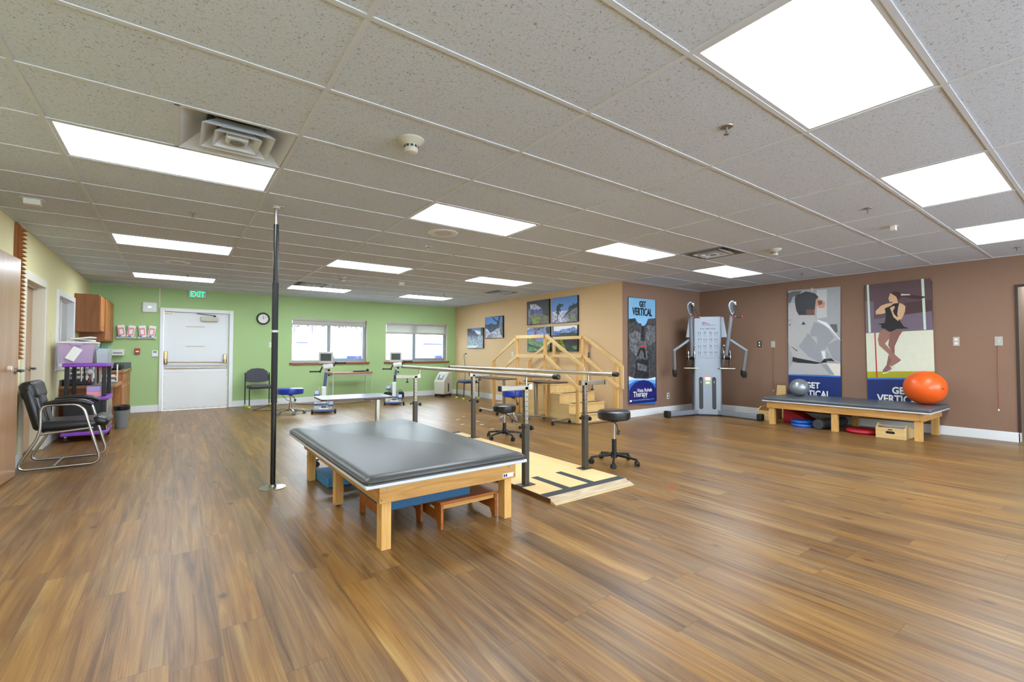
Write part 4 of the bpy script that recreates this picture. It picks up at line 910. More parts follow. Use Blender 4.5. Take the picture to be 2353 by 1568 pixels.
# things on the counters
t = thing('desk_printer', 'dark printer on the low desk at the yellow wall', 'printer', (-1.2, 9.12, .715))
MB().box(-1.3, -.98, 9.0, 9.32, .717, .80).build('body', 'dark_gray', t, bevel=.015)
MB().box(-1.26, -1.02, 9.02, 9.25, .80, .812).build('lid', 'mid_gray', t, bevel=.004)
for k, (x, y, wv, dv, z, lab) in enumerate(((-1.15, 9.55, .26, .32, .72, 'stack of papers in a white tray on the low desk'), (-.86, 9.72, .2, .16, .72, 'white paper stack standing at the desk edge'))):
    t = thing('paper_tray', lab, 'paper tray', (x, y, z), 'paper trays on the desk')
    for q in range(4 if k == 0 else 2):
        MB().box(x-wv/2, x+wv/2, y-dv/2, y+dv/2, z+q*.075, z+q*.075+.018).build('tray', 'offwhite', t)
        MB().obox((x, y, z+q*.075+.03), (wv*.85, dv*.85, .022), rz=.1*(q-1)).build('sheets', 'paper', t)
    MB().box(x-wv/2-.006, x-wv/2, y-dv/2, y+dv/2, z, z+.28).box(x+wv/2, x+wv/2+.006, y-dv/2, y+dv/2, z, z+.28).build('sides', 'offwhite', t)
t = thing('radio', 'black portable radio on the high counter', 'radio', (-.86, 10.6, .892))
MB().box(-1.02, -.76, 10.4, 10.85, .893, 1.0).build('body', 'black_plastic', t, bevel=.03, segs=4)
for y in (10.5, 10.75): MB().cyl((-.76, y, .945), (-.752, y, .945), .04).build('speaker', 'dark_gray', t)
MB().cyl((-.9, 10.399, .945), (-.9, 10.39, .945), .035).build('dial', 'nickel', t)
one(MB().box(-1.1, -.9, 10.03, 10.2, .893, .96), 'red_box', 'fire_red', 'small red box on the near end of the high counter', 'box', loc=(-1, 10.15, .893), bevel=.006)
t = thing('cardboard_carton', 'gray carton tucked under the wall cabinets', 'box', (-1.15, 10.2, .892))
MB().box(-1.29, -1.06, 10.28, 10.5, .893, 1.36).build('carton', 'oldwhite', t, bevel=.008)
# trash can
t = thing('trash_can', 'gray plastic trash can with black liner beside the desk', 'trash can', (-.66, 9.45, 0))
m = MB(); m.lathe([(0, .002), (.09, .002), (.115, .33), (.11, .33), (.085, .01), (0, .01)], (-.675, 9.47, 0), seg=28, sx=.85, sy=1.1); m.build('bin', 'mid_gray', t)
m = MB(); m.lathe([(.114, .28), (.121, .295), (.124, .345), (.118, .352), (.108, .34), (.1, .2), (0, .19)], (-.675, 9.47, 0), seg=28, sx=.85, sy=1.1); m.build('liner', 'black_plastic', t)

# ---- purple cart
t = thing('utility_cart', 'purple and black rolling utility cart with shelves beside the black armchair', 'cart', (-.96, 8.55, 0))
x0, x1, y0, y1 = -1.2, -.735, 8.25, 8.9
for z in (.105, .565, 1.02):
    MB().box(x0, x1, y0, y1, z-.022, z+.028).build('shelf', 'purple', t, bevel=.012)
for x in (x0+.045, x1-.045):
    for y in (y0+.045, y1-.05):
        for a, b in ((.133, .543), (.593, .998)):
            MB().box(x-.022, x+.022, y-.022, y+.022, a, b).build('leg', 'black_plastic', t, bevel=.006)
        MB().cyl((x, y, .083), (x, y, .06), .015).build('caster_stem', 'nickel', t)
        w_ = MB().cyl((x-.014, y, .035), (x+.014, y, .035), .034).build('wheel', 'black_rubber', t)
MB().box(x0+.02, x1-.035, y0+.03, y0+.045, .135, .54).build('front_panel', 'black_plastic', t)
MB().box(x1-.02, x1-.008, y0+.06, y1-.06, .14, .535).build('side_door', 'nickel', t, bevel=.002)
# on the cart
t = thing('storage_tub', 'lavender clear plastic tub with white rim on top of the purple cart', 'storage bin', (-1.06, 8.5, 1.05))
m = MB()
def shell(m, x0, x1, y0, y1, z0, z1, e, th=.006):
    A = [(x0+e, y0+e), (x1-e, y0+e), (x1-e, y1-e), (x0+e, y1-e)]; B = [(x0, y0), (x1, y0), (x1, y1), (x0, y1)]
    for q in range(4):
        r = (q+1) % 4
        m.poly([(A[q][0], A[q][1], z0), (A[r][0], A[r][1], z0), (B[r][0], B[r][1], z1), (B[q][0], B[q][1], z1)])
    m.poly([(a, b, z0) for a, b in A])
    return m
bx = (-1.245, -.89, 8.27, 8.72)
shell(m, bx[0], bx[1], bx[2], bx[3], 1.05, 1.32, .015).build('tub', 'clear_plastic', t, smooth=False)
MB().box(bx[0]-.015, bx[1]+.015, bx[2]-.015, bx[2]+.01, 1.315, 1.34).box(bx[0]-.015, bx[1]+.015, bx[3]-.01, bx[3]+.015, 1.315, 1.34).box(bx[0]-.015, bx[0]+.01, bx[2]+.01, bx[3]-.01, 1.315, 1.34).box(bx[1]-.01, bx[1]+.015, bx[2]+.01, bx[3]-.01, 1.315, 1.34).build('rim', 'offwhite', t, bevel=.004)
MB().box(-1.12, -1.01, bx[2]-.02, bx[2]-.012, 1.29, 1.315).build('handle_slot', 'violet_box', t)
MB().obox((-1.09, bx[2]-.004, 1.175), (.10, .003, .18), ry=.5).build('paper_label', 'paper', t)
one(MB().box(-1.21, -.93, 8.32, 8.67, 1.06, 1.2), 'folded_cloths', 'violet_box', 'mauve folded cloths inside the clear tub', 'cloth', loc=(-1.07, 8.5, 1.06), bevel=.03)
one(MB().obox((-1.04, 8.5, 1.365), (.26, .3, .02), rz=.2, ry=.1).obox((-1.02, 8.46, 1.385), (.22, .28, .02), rz=-.1, ry=-.14), 'loose_papers', 'paper', 'loose white papers heaped on top of the lavender tub', 'papers', loc=(-1.02, 8.5, 1.34), bevel=.006)
t = thing('storage_bag', 'translucent gray bag with blue clips on the right of the cart top', 'bag', (-.81, 8.5, 1.05))
shell(MB(), -.87, -.745, 8.28, 8.8, 1.05, 1.25, .012).build('bag', 'clear_gray', t, smooth=False)
for k in range(4): MB().obox((-.85+.03*k, 8.29+.04*k, 1.25), (.012, .03, .06), rx=.3*k, ry=.4).build('clip', 'teal', t)
one(MB().obox((-.81, 8.5, 1.12), (.09, .4, .12)), 'bagged_supplies', 'mid_gray', 'gray supplies packed inside the translucent bag', 'supplies', loc=(-.81, 8.5, 1.05), bevel=.02)
ORD = ['leftmost', 'second from left', 'third from left', 'fourth from left', 'middle one', 'fourth from right', 'third from right', 'second from right', 'rightmost']
m = MB(); rnd = random.Random(5); mats = ['nickel', 'dark_gray', 'paper', 'fire_red', 'clear_gray']
for k in range(9):
    x = -1.03+.028*k
    mm = MB(); yy = 8.40+.03*(k%2); mm.tube([(x, yy, .995), (x+.004, yy, .86), (x+rnd.uniform(-.006, .006), yy, .78+rnd.uniform(-.03, .04))], .0095, seg=8)
    one(mm, 'hanging_tool', mats[k % 5], ORD[k]+' of the slim items hanging in a row under the cart top shelf', 'tool', loc=(x, 8.36, .99), group='items hanging in the purple cart')
one(MB().ball((-.93, 8.33, .935), .045), 'clear_globe', 'clear_gray', 'clear shiny round globe under the cart top shelf', 'globe', loc=(-.93, 8.33, .94))
one(MB().box(-.96, -.8, 8.3, 8.42, .594, .66), 'tissue_box', 'pink', 'pink box on the middle shelf of the cart', 'box', loc=(-.88, 8.36, .594), bevel=.003)
one(MB().box(-.96, -.8, 8.3, 8.42, .661, .73), 'tissue_box', 'violet_box', 'lilac box stacked on the pink box in the cart', 'box', loc=(-.88, 8.36, .661), bevel=.003)
one(MB().box(-1.08, -.98, 8.3, 8.45, .594, .63), 'small_box', 'fire_red', 'flat brick red box on the cart middle shelf', 'box', loc=(-1.03, 8.37, .594), bevel=.003)

# ---- black leather cantilever armchair (faces +x)
t = thing('leather_armchair', 'black leather armchair on chrome sled frame beside the open door', 'chair', (-.97, 6.76, 0))
X0, X1 = -1.27, -.63
for y, nm in ((6.50, 'near'), (7.05, 'far')):
    P = fillet([(-.62, y, .62-.01), (-.60, y, .60), (-.625, y, .02), (X0, y, .02), (-1.05, y, .40), (-1.09, y, .66), (-.75, y, .665), (-.70, y, .50), (-.615, y, .12)], .09, 6)
    P = fillet([(-1.0, y, .655), (-.78, y, .655), (-.62, y, .022), (X0, y, .022), (-1.09, y, .36), (-1.09, y, .655), (-.95, y, .655)], .10, 7)
    MB().tube(P, .0135, seg=12).build('side_frame', 'chrome', t)
    MB().tube([(-1.09, y, .365), (-.69, y, .40)], .012).build('seat_rail', 'chrome', t)
    m = MB(); pts = [(-1.07, y, .67), (-.98, y, .685), (-.85, y, .69), (-.77, y, .68), (-.70, y, .645)]
    m.tube(pts, .03, seg=12, radii=[.018, .026, .028, .028, .02]); m.build('armrest', 'leather', t)
MB().tube([(-1.0, 6.5, .022), (-1.0, 7.05, .022)], .012).build('floor_crossbar', 'chrome', t)
MB().tube([(-1.08, 6.5, .37), (-1.08, 7.05, .37)], .012).build('rear_crossbar', 'chrome', t)
m = MB().box(-1.13, -.66, 6.535, 7.015, .38, .485); m.build('seat', 'leather', t, bevel=.045, segs=5)
MB().obox((-.64, 6.775, .455), (.14, .47, .1), ry=.35).build('seat_front_roll', 'leather', t, bevel=.045, segs=5)
MB().obox((-1.155, 6.775, .62), (.1, .48, .46), ry=-.24).build('backrest', 'leather', t, bevel=.045, segs=5)
MB().obox((-1.195, 6.775, .80), (.13, .47, .20), ry=-.24).build('headrest', 'leather', t, bevel=.055, segs=5)
MB().obox((-1.105, 6.775, .60), (.05, .20, .30), ry=-.24).build('back_cushion', 'leather', t, bevel=.02, segs=3)

# ---- visitor chairs with tennis ball feet
def visitor(label, loc, rz, mat):
    t = thing('visitor_chair', label, 'chair', (0,0,0), 'stacking chairs with tennis ball feet')
    for s in (-1, 1):
        MB().tube(fillet([(s*.24, .20, .03), (s*.24, .20, .83-.15), (s*.24, .22, .75)], .02), .0115).build('leg', 'black_metal', t)
        MB().tube(fillet([(s*.235, -.21, .03), (s*.235, -.20, .43), (s*.235, .19, .43)], .03), .0115).build('leg', 'black_metal', t)
        for y in (.20, -.21): MB().ball((s*.24, y, .033), .033, seg=16).build('tennis_ball', 'tennis', t)
    MB().tube([(-.235, -.17, .425), (.235, -.17, .425)], .01).build('crossbar', 'black_metal', t)
    P = []
    n = 28
    for k in range(n):
        a = 2*PI*k/n; c, s_ = math.cos(a), math.sin(a)
        P.append((.235*math.copysign(abs(c)**.55, c), -.01+.225*math.copysign(abs(s_)**.55, s_)))
    MB().prism(P, lambda u, v: (u, v, .43), lambda u, v: (u*1.0, v, .485)).build('seat', mat, t, bevel=.02, segs=3)
    B = [(-.235, .57), (-.235, .68), (-.2, .78), (-.12, .835), (0, .85), (.12, .835), (.2, .78), (.235, .68), (.235, .57), (.14, .545), (0, .535), (-.14, .545)]
    MB().prism(B, lambda u, v: (u, .20-.12*(1-(u/.24)**2)*.3+.1*(v-.55), v), lambda u, v: (u, .245-.12*(1-(u/.24)**2)*.3+.1*(v-.55), v)).build('backrest', mat, t, bevel=.012, segs=3)
    t.location = loc; t.rotation_euler = (0, 0, rz)
    return t
visitor('gray fabric chair with tennis ball feet between the exit door and clock', (1.50, 11.2, 0), .08, 'fabric_gray')
visitor('blue fabric chair against the beige wall under the small canvases, nearer the green corner', (6.12, 10.1, 0), -1.72, 'fabric_blue')

# ---- stools
def star(t, r, n, hub, mat, wheel_mat, z=.075, ph=0, wr=.026, th=.03):
    for k in range(n):
        a = ph+2*PI*k/n; c, s_ = math.cos(a), math.sin(a)
        m = MB(); m.bar((0, 0, z+.02), (c*r*.55, s_*r*.55, z+.01), th, .028).bar((c*r*.5, s_*r*.5, z+.012), (c*r, s_*r, z-.008), th*.8, .022); m.build('base_arm', mat, t, bevel=.005)
        cs = MB().cyl((c*r, s_*r, z), (c*r, s_*r, z-.03), .008, seg=10).obox((c*r, s_*r, wr+.012), (.024, .044, .03), rz=a+.6).build('caster', mat, t, bevel=.004)
        q = a+.6+PI/2
        for d in (-1, 1):
            ox, oy = -math.sin(q)*0, 0
            px, py = c*r+.014*d*math.cos(a+.6), s_*r+.014*d*math.sin(a+.6)
            MB().cyl((px-.007*math.cos(a+.6), py-.007*math.sin(a+.6), wr), (px+.007*math.cos(a+.6), py+.007*math.sin(a+.6), wr), wr, seg=16).build('wheel', wheel_mat, cs)
    MB().cyl((0, 0, z-.012), (0, 0, z+.045), hub).build('hub', mat, t)
def stool(label, loc, zt, rs, h, smat, basemat, colmat, upmat, wheel, rz=0, group='rolling stools'):
    t = thing('rolling_stool', label, 'stool', (0,0,0), group)
    e = .018
    MB().lathe([(0, zt-h), (rs-e, zt-h), (rs-.004, zt-h+e*.7), (rs, zt-h*.5), (rs-.003, zt-e*.8), (rs-e*1.2, zt-.003), (0, zt)], seg=40).build('seat', smat, t)
    MB().cyl((0,0,zt-h-.03), (0,0,zt-h), .035).cyl((0,0,zt-h-.012), (0,0,zt-h), .09).build('seat_plate', basemat if basemat != 'chrome' else 'black_plastic', t)
    mid = .09+(zt-h-.09)*.45
    MB().cyl((0,0,.08), (0,0,mid), .025).build('gas_column', colmat, t)
    MB().cyl((0,0,mid), (0,0,zt-h-.02), .0145).build('piston', upmat, t)
    MB().tube([(0,.02,zt-h-.02), (-.03,-.10,zt-h-.055), (-.045,-.13,zt-h-.10)], .006, seg=8).obox((-.048,-.145,zt-h-.115), (.02,.025,.05), rx=.3).build('lever', 'dark_gray', t)
    star(t, .25, 5, .035, basemat, wheel, ph=.3)
    t.location = loc; t.rotation_euler = (0, 0, rz); return t
stool('black stool with tall chrome piston right of the parallel bars', (3.868, 3.33, 0), .575, .175, .10, 'leather', 'black_plastic', 'black_plastic', 'chrome', 'black_rubber', -.25, 'black rolling stools')
stool('lower black stool behind the parallel bars, in front of the bedside tables', (3.75, 5.2, 0), .465, .165, .095, 'leather', 'black_plastic', 'black_plastic', 'chrome', 'black_rubber', .5, 'black rolling stools')
stool('blue stool on chrome base beside the gray chair and pole', (1.84, 9.7, 0), .50, .235, .115, 'blue_vinyl', 'chrome', 'nickel', 'nickel', 'mid_gray', .7, 'blue rolling stools')
stool('blue stool on chrome base next to the wooden training stairs', (4.92, 6.55, 0), .53, .2, .12, 'blue_vinyl', 'chrome', 'nickel', 'nickel', 'mid_gray', .2, 'blue rolling stools')

# ---- floor to ceiling pole
t = thing('support_pole', 'black floor to ceiling support pole with chrome tip and steel foot disc', 'pole', (.718, 4.501, 0))
px, py = .718, 4.501
MB().lathe([(0, 0), (.105, 0), (.105, .004), (.03, .012), (.028, .03), (0, .03)], (px, py, 0), seg=40).build('base_disc', 'nickel', t)
MB().cyl((px, py, .012), (px, py, .76), .0215).build('lower_tube', 'black_metal', t)
MB().cyl((px, py, .75), (px, py, 1.82), .026).build('grip_tube', 'black_rubber', t)
MB().cyl((px, py, 1.375), (px, py, 1.395), .0285).build('white_ring', 'light_gray', t)
MB().cyl((px, py, 1.82), (px, py, 2.345), .0215).build('upper_tube', 'black_metal', t)
MB().cyl((px, py, 2.345), (px, py, HC-.01), .0155).build('chrome_tip', 'chrome', t)
MB().box(px-.06, px+.06, py-.035, py+.035, HC-.012, HC-.006).cyl((px, py, HC-.03), (px, py, HC-.01), .03).build('ceiling_plate', 'beige_plastic', t, bevel=.003)

# ================================================================== MAT TABLES
def roundrect_mat(m, x0, x1, y0, y1, z0, z1, r=.025):
    return m.box(x0, x1, y0, y1, z0, z1)
t = thing('mat_table', 'large low therapy mat table with gray vinyl top in the centre of the room', 'treatment table', (1.5, 3.6, 0))
bx0, bx1, by0, by1 = .878, 2.035, 2.545, 4.68
MB().box(bx0, bx1, by0, by1, .42, .44).build('top_board', 'edge_gray', t, bevel=.004)
# mattress with a rolled edge
m = MB(); seg = []
prof = [(.0, .441), (.004, .449), (.0, .458), (.006, .470), (.022, .482), (.055, .490)]
rings = []
for d, z in prof:
    c = [(bx0+d, by0+d), (bx1-d, by0+d), (bx1-d, by1-d), (bx0+d, by1-d)]; ring = []
    rr = .035
    for k, (x, y) in enumerate(c):
        sx, sy = (1 if k in (0, 3) else -1), (1 if k in (0, 1) else -1)
        for q in range(5):
            a = q/4*PI/2
            base = {0: PI, 1: 1.5*PI, 2: 0, 3: .5*PI}[k]
            ring.append(m.bm.verts.new((x+sx*rr+rr*math.cos(base+a), y+sy*rr+rr*math.sin(base+a), z)))
    rings.append(ring)
for A, B in zip(rings, rings[1:]):
    n = len(A)
    for k in range(n): m.bm.faces.new((A[k], A[(k+1) % n], B[(k+1) % n], B[k]))
m.bm.faces.new(rings[-1]); m.bm.faces.new(rings[0][::-1])
mt = m.build('mattress', 'mat_vinyl', t)
mb = MB(); pz = .4585
mb.tube([(bx0+.035, by0-.001, pz), (bx1-.035, by0-.001, pz)], .0035, seg=6).tube([(bx0-.001, by0+.035, pz), (bx0-.001, by1-.035, pz)], .0035, seg=6); mb.build('piping', 'mat_vinyl', mt)
lx0, lx1 = 1.022, 1.945
AP = .11; az1 = .42; az0 = az1-AP-.02
ax0, ax1, ay0, ay1 = 1.0, 2.03-.01, 2.66, 4.62
MB().box(ax0, ax1, ay0, ay0+.022, az0, az1).build('front_apron', 'oak_apron', t, bevel=.003)
MB().box(ax0, ax1, ay1-.022, ay1, az0, az1).build('back_apron', 'oak_apron', t, bevel=.003)
MB().box(ax0, ax0+.022, ay0+.022, ay1-.022, az0, az1).build('side_apron', 'oak_apron_y', t, bevel=.003)
MB().box(ax1-.022, ax1, ay0+.022, ay1-.022, az0, az1).build('side_apron', 'oak_apron_y', t, bevel=.003)
MB().box(ax0+.022, ax1-.022, 3.62, 3.65, az0, az1).build('cross_rail', 'oak_apron', t)
for x in (ax0+.022, ax1-.022-.062):
    for y in (ay0+.022, 3.65, ay1-.022-.08):
        l = MB().box(x, x+.062, y, y+.08, .012 if y > 3 and y < 4 else 0, az1-.001).build('leg', 'pine_leg', t, bevel=.003)
        if 3 < y < 4: MB().cyl((x+.03, y+.04, 0), (x+.03, y+.04, .014), .015).build('leveling_foot', 'black_rubber', l)
m = MB()
for x in (ax0+.055, ax1-.055): m.cyl((x, ay0-.004, az0+.085), (x, ay0, az0+.085), .009, seg=10).cyl((x, ay0-.006, az0+.085), (x, ay0-.004, az0+.085), .005, seg=8)
m.build('bolts', 'nickel', t)
m = MB()
for x in (ax0+.012, ax1-.012):
    for z in (az0+.02, az0+.1): m.cyl((x, ay0-.0015, z), (x, ay0, z), .004, seg=8)
m.build('screw_heads', 'dark_gray', t)
lb = MB().box(ax1-.115, ax1-.022, ay0-.0015, ay0, az0+.012, az0+.042).build('maker_label', 'paper', t)
MB().box(ax1-.108, ax1-.096, ay0-.0025, ay0-.0015, az0+.018, az0+.036).box(ax1-.09, ax1-.078, ay0-.0025, ay0-.0015, az0+.018, az0+.036).build('label_mark', 'art_navy', lb)
# items under the mat table
one(MB().obox((1.245, 4.40, .045), (.30, .42, .085), rz=.03), 'foam_pad', 'foam_blue', 'light blue foam balance pad on the floor under the left side of the mat table', 'foam pad', loc=(1.245, 4.40, 0), bevel=.008)
t = thing('low_bench', 'low wooden bench with arched end panels beneath the blue foam wedge', 'wooden bench', (1.45, 3.2, 0))
for x in (1.15, 1.42):
    P = [(2.98, 0), (3.05, 0), (3.07, .07), (3.38, .07), (3.40, 0), (3.47, 0), (3.47, .17), (2.98, .17)]
    MB().prism(P, lambda u, v, x=x: (x, u, v), lambda u, v, x=x: (x+.02, u, v)).build('side_panel', 'stool_wood', t, bevel=.003)
MB().box(1.14, 1.45, 2.97, 3.48, .17, .186).build('top_board', 'stool_wood', t, bevel=.003)
m = MB(); m.prism([(0, 0), (.72, 0), (.72, .06), (.0, .095)], lambda u, v: (1.10, 2.80+u, .187+v), lambda u, v: (1.72, 2.80+u, .187+v))
one(m, 'foam_wedge', 'foam_dark', 'dark blue foam wedge lying on the wooden box under the mat table', 'foam wedge', loc=(1.44, 3.2, .187), bevel=.006)
t = thing('step_stool', 'reddish brown wooden step bench at the front right under the mat table', 'step stool', (1.7, 2.95, 0))
xl, xr = 1.465, 1.925
for x in (xl, xr-.02):
    m = MB(); P = [(2.76, 0), (2.80, 0), (2.83, .05), (3.08, .05), (3.10, 0), (3.13, 0), (3.13, .168), (2.76, .168)]
    m.prism(P, lambda u, v, x=x: (x, u, v), lambda u, v, x=x: (x+.02, u, v)); m.build('side_panel', 'stool_wood', t, bevel=.003)
MB().box(xl-.01, xr+.01, 2.75, 3.14, .168, .188).build('step_board', 'stool_wood', t, bevel=.005)
MB().box(xl+.02, xr-.02, 2.775, 2.79, .135, .168).build('front_rail', 'oak_table', t)
MB().box(xl-.0015, xl, 2.86, 2.92, .12, .135).build('label', 'paper', t)

# long bench table at the right wall
t = thing('therapy_bench', 'long padded wooden therapy bench against the brown wall under the posters', 'treatment table', (8.6, 2.6, 0))
cx0, cx1, cy0, cy1 = 8.10, 9.13, 1.62, 3.70
MB().box(cx0-.02, cx1, cy0-.03, cy1+.03, .38, .40).build('top_board', 'edge_gray', t, bevel=.004)
MB().box(cx0-.02, cx1, cy0-.03, cy1+.03, .401, .452).build('mattress', 'bench_vinyl', t, bevel=.022, segs=4)
MB().box(cx0+.02, cx0+.042, cy0+.05, cy1-.03, .272, .38).build('front_apron', 'oak_apron_y', t, bevel=.003)
MB().box(cx0+.042, cx1-.03, cy0+.05, cy0+.072, .272, .38).build('end_apron', 'oak_apron', t, bevel=.003)
MB().box(cx0+.042, cx1-.03, cy1-.052, cy1-.03, .272, .38).build('end_apron', 'oak_apron', t, bevel=.003)
MB().box(cx1-.052, cx1-.03, cy0+.072, cy1-.052, .272, .38).build('back_apron', 'oak_apron_y', t)
for x in (cx0+.042, cx1-.052-.062):
    for y in (cy0+.072, 2.66, cy1-.052-.085): MB().box(x, x+.062, y, y+.085, 0, .379).build('leg', 'pine_leg', t, bevel=.003)
m = MB()
for y in (cy0+.09, cy1-.1):
    for z in (.29, .35): m.cyl((cx0+.016, y, z), (cx0+.02, y, z), .009, seg=10)
m.build('bolts', 'nickel', t)
# balls
t = thing('exercise_ball', 'small silver exercise ball at the left end of the padded bench', 'exercise ball', (8.72, 3.40, .452))
MB().ball((8.72, 3.40, .452+.148), .152, (1,1,.975), 40).build('ball', 'silver_ball', t)
MB().cyl((8.66, 3.27, .66), (8.657, 3.262, .662), .01).build('valve', 'light_gray', t)
t = thing('exercise_ball', 'large orange exercise ball at the right end of the bench', 'exercise ball', (8.78, 1.74, .452))
MB().ball((8.80, 1.79, .452+.243), .245, (1.0,1.0,.99), 48).build('ball', 'orange', t)
text('printed_mark', 'x', .05, 'black_plastic', t, (8.655, 1.58, .69), (.55,-.83,0), (.0,0,1), bold=.001)
# stuff under the bench
one(MB().lathe([(0, 0), (.16, 0), (.175, .02), (.165, .045), (0, .05)], (8.33, 3.20, 0), seg=40), 'balance_disc', 'blue_disc', 'lower blue balance disc on the floor under the bench', 'balance disc', loc=(8.33, 3.20, 0), group='stacked blue balance discs')
one(MB().lathe([(0, .051), (.15, .051), (.165, .07), (.155, .095), (0, .10)], (8.36, 3.22, 0), seg=40), 'balance_disc', 'blue_disc', 'upper blue balance disc stacked on the lower one under the bench', 'balance disc', loc=(8.36, 3.22, .05), group='stacked blue balance discs')
one(MB().lathe([(0, 0), (.17, 0), (.2, .028), (.19, .055), (.15, .07), (0, .062)], (8.33, 2.41, 0), seg=48), 'air_cushion', 'red_disc', 'red round air cushion on the floor under the bench', 'cushion', loc=(8.33, 2.41, 0))
one(MB().cyl((8.15, 2.93, .078), (8.93, 2.84, .078), .076, seg=32), 'foam_roller', 'dark_gray', 'black foam roller with gray end under the bench', 'foam roller', loc=(8.17, 2.98, 0), bevel=.006)
m = MB(); m.prism([(0, 0), (.5, 0), (.5, .28)], lambda u, v: (8.56, 3.1+u, .0+v), lambda u, v: (8.9, 3.1+u, v))
one(m, 'red_wedge', 'red_disc', 'red padded wedge behind the left bench leg', 'wedge', loc=(8.6, 3.4, 0), bevel=.01)
t = thing('wooden_toolbox', 'wooden box with oval handle hole and steel rods under the bench', 'wooden box', (8.45, 2.03, 0))
a, b, x0, x1 = 1.86, 2.19, 8.11, 8.50
m = MB(); m.box(x0, x0+.015, a, b, 0, .145)
m.build('front_board', 'maple_y', t, bevel=.002)
for y in (a, b-.015):
    MB().prism([(x0+.015, 0), (x1+.14, 0), (x1+.14, .06), (x0+.10, .2), (x0+.015, .145)], lambda u, v, y=y: (u, y, v), lambda u, v, y=y: (u, y+.015, v)).build('side_board', 'maple', t, bevel=.002)
MB().box(x0+.015, x1+.14, a+.015, b-.015, 0, .012).box(x1+.125, x1+.14, a+.015, b-.015, .012, .06).build('base_board', 'maple_y', t)
m = MB(); pts = [(x0-.0005, (a+b)/2-.035+.07*(k>6)*1 + .0, .085) for k in range(1)]
P = []
for k in range(16):
    q = 2*PI*k/16; P.append(((a+b)/2+(.035 if math.cos(q) > 0 else -.035)+.016*math.cos(q), .085+.018*math.sin(q)))
m.prism(P, lambda u, v: (x0-.001, u, v), lambda u, v: (x0, u, v)); m.build('handle_hole', 'black_plastic', t, smooth=False)
MB().bar((x0+.08, a+.015, .17), (x0+.08, b-.015, .17), .02, .012).build('rack_bar', 'maple_y', t)
for k in range(3): MB().cyl((x0+.05+.03*k, a+.03, .16), (x0+.05+.03*k, b-.03, .16), .005, seg=10).build('steel_rod', 'chrome', t)
MB().box(x0-.0015, x0, 2.0, 2.05, .115, .13).build('label', 'dark_gray', t)
t = thing('standing_board', 'pale wooden board standing between the bench end and the wall', 'wooden board', (9.0, 3.82, 0))
m = MB(); m.prism([(3.735, 0), (3.96, 0), (3.90, .60), (3.76, .60)], lambda u, v: (9.05, u, v), lambda u, v: (9.08, u, v)); m.build('board', 'maple', t, bevel=.003)
t = thing('incline_board', 'low pale wooden incline board with peg holes beside the bench left leg', 'wooden board', (8.75, 3.9, 0))
m = MB(); P = [(8.50, 0), (8.95, 0), (8.95, .23), (8.60, .23), (8.50, .17)]
for y in (3.78, 3.98): MB().prism(P, lambda u, v, y=y: (u, y, v), lambda u, v, y=y: (u, y+.02, v)).build('side_panel', 'maple', t, bevel=.002)
MB().box(8.52, 8.94, 3.80, 3.98, .02, .04).build('base_panel', 'maple', t)
MB().box(8.50, 8.515, 3.80, 3.98, 0, .17).build('front_panel', 'maple_y', t)
m = MB()
for k in range(4): m.cyl((8.499, 3.83, .04+.035*k), (8.5005, 3.83, .04+.035*k), .005, seg=8)
m.build('peg_holes', 'dark_gray', t)

# ================================================================== PARALLEL BARS
t = thing('parallel_bars', 'steel parallel bars on a long plywood ramp platform', 'parallel bars', (2.9, 4.3, 0))
PX0, PX1, PY0, PY1, PH = 2.425, 3.385, 2.68, 5.93, .04
m = MB()
P = [(PY0, 0), (PY1, 0), (PY1-.1, PH), (PY0+.1, PH), (PY0, .004)]
pl = m.prism(P, lambda u, v: (PX0+.004, u, v), lambda u, v: (PX1-.004, u, v)).build('platform', 'plywood', t)
MB().box(PX0, PX0+.004, PY0+.06, PY1-.06, .001, PH-.003).box(PX1-.004, PX1, PY0+.06, PY1-.06, .001, PH-.003).build('platform_edge', 'plywood_edge', pl)
for yA, yB in ((PY0+.001, PY0+.099), (PY1-.001, PY1-.099)):
    m = MB(); m.poly([(PX0+.004, yA, .0052), (PX1-.004, yA, .0052), (PX1-.004, yB, PH+.0006), (PX0+.004, yB, PH+.0006)])
    m.build('worn_bevel', 'worn_ply', pl, smooth=False)
zt_ = PH+.0015
for yA, yB in ((PY0+.1, PY0+.185), (PY1-.185, PY1-.1)): MB().box(PX0+.004, PX1-.004, yA, yB, PH, zt_).build('grip_tape', 'tape_black', pl, smooth=False)
for x in (2.685, 2.985):
    for yA, yB in ((PY0+.185, PY0+.62), (PY1-.62, PY1-.185)): MB().box(x, x+.075, yA, yB, PH, zt_).build('grip_tape', 'tape_black', pl, smooth=False)
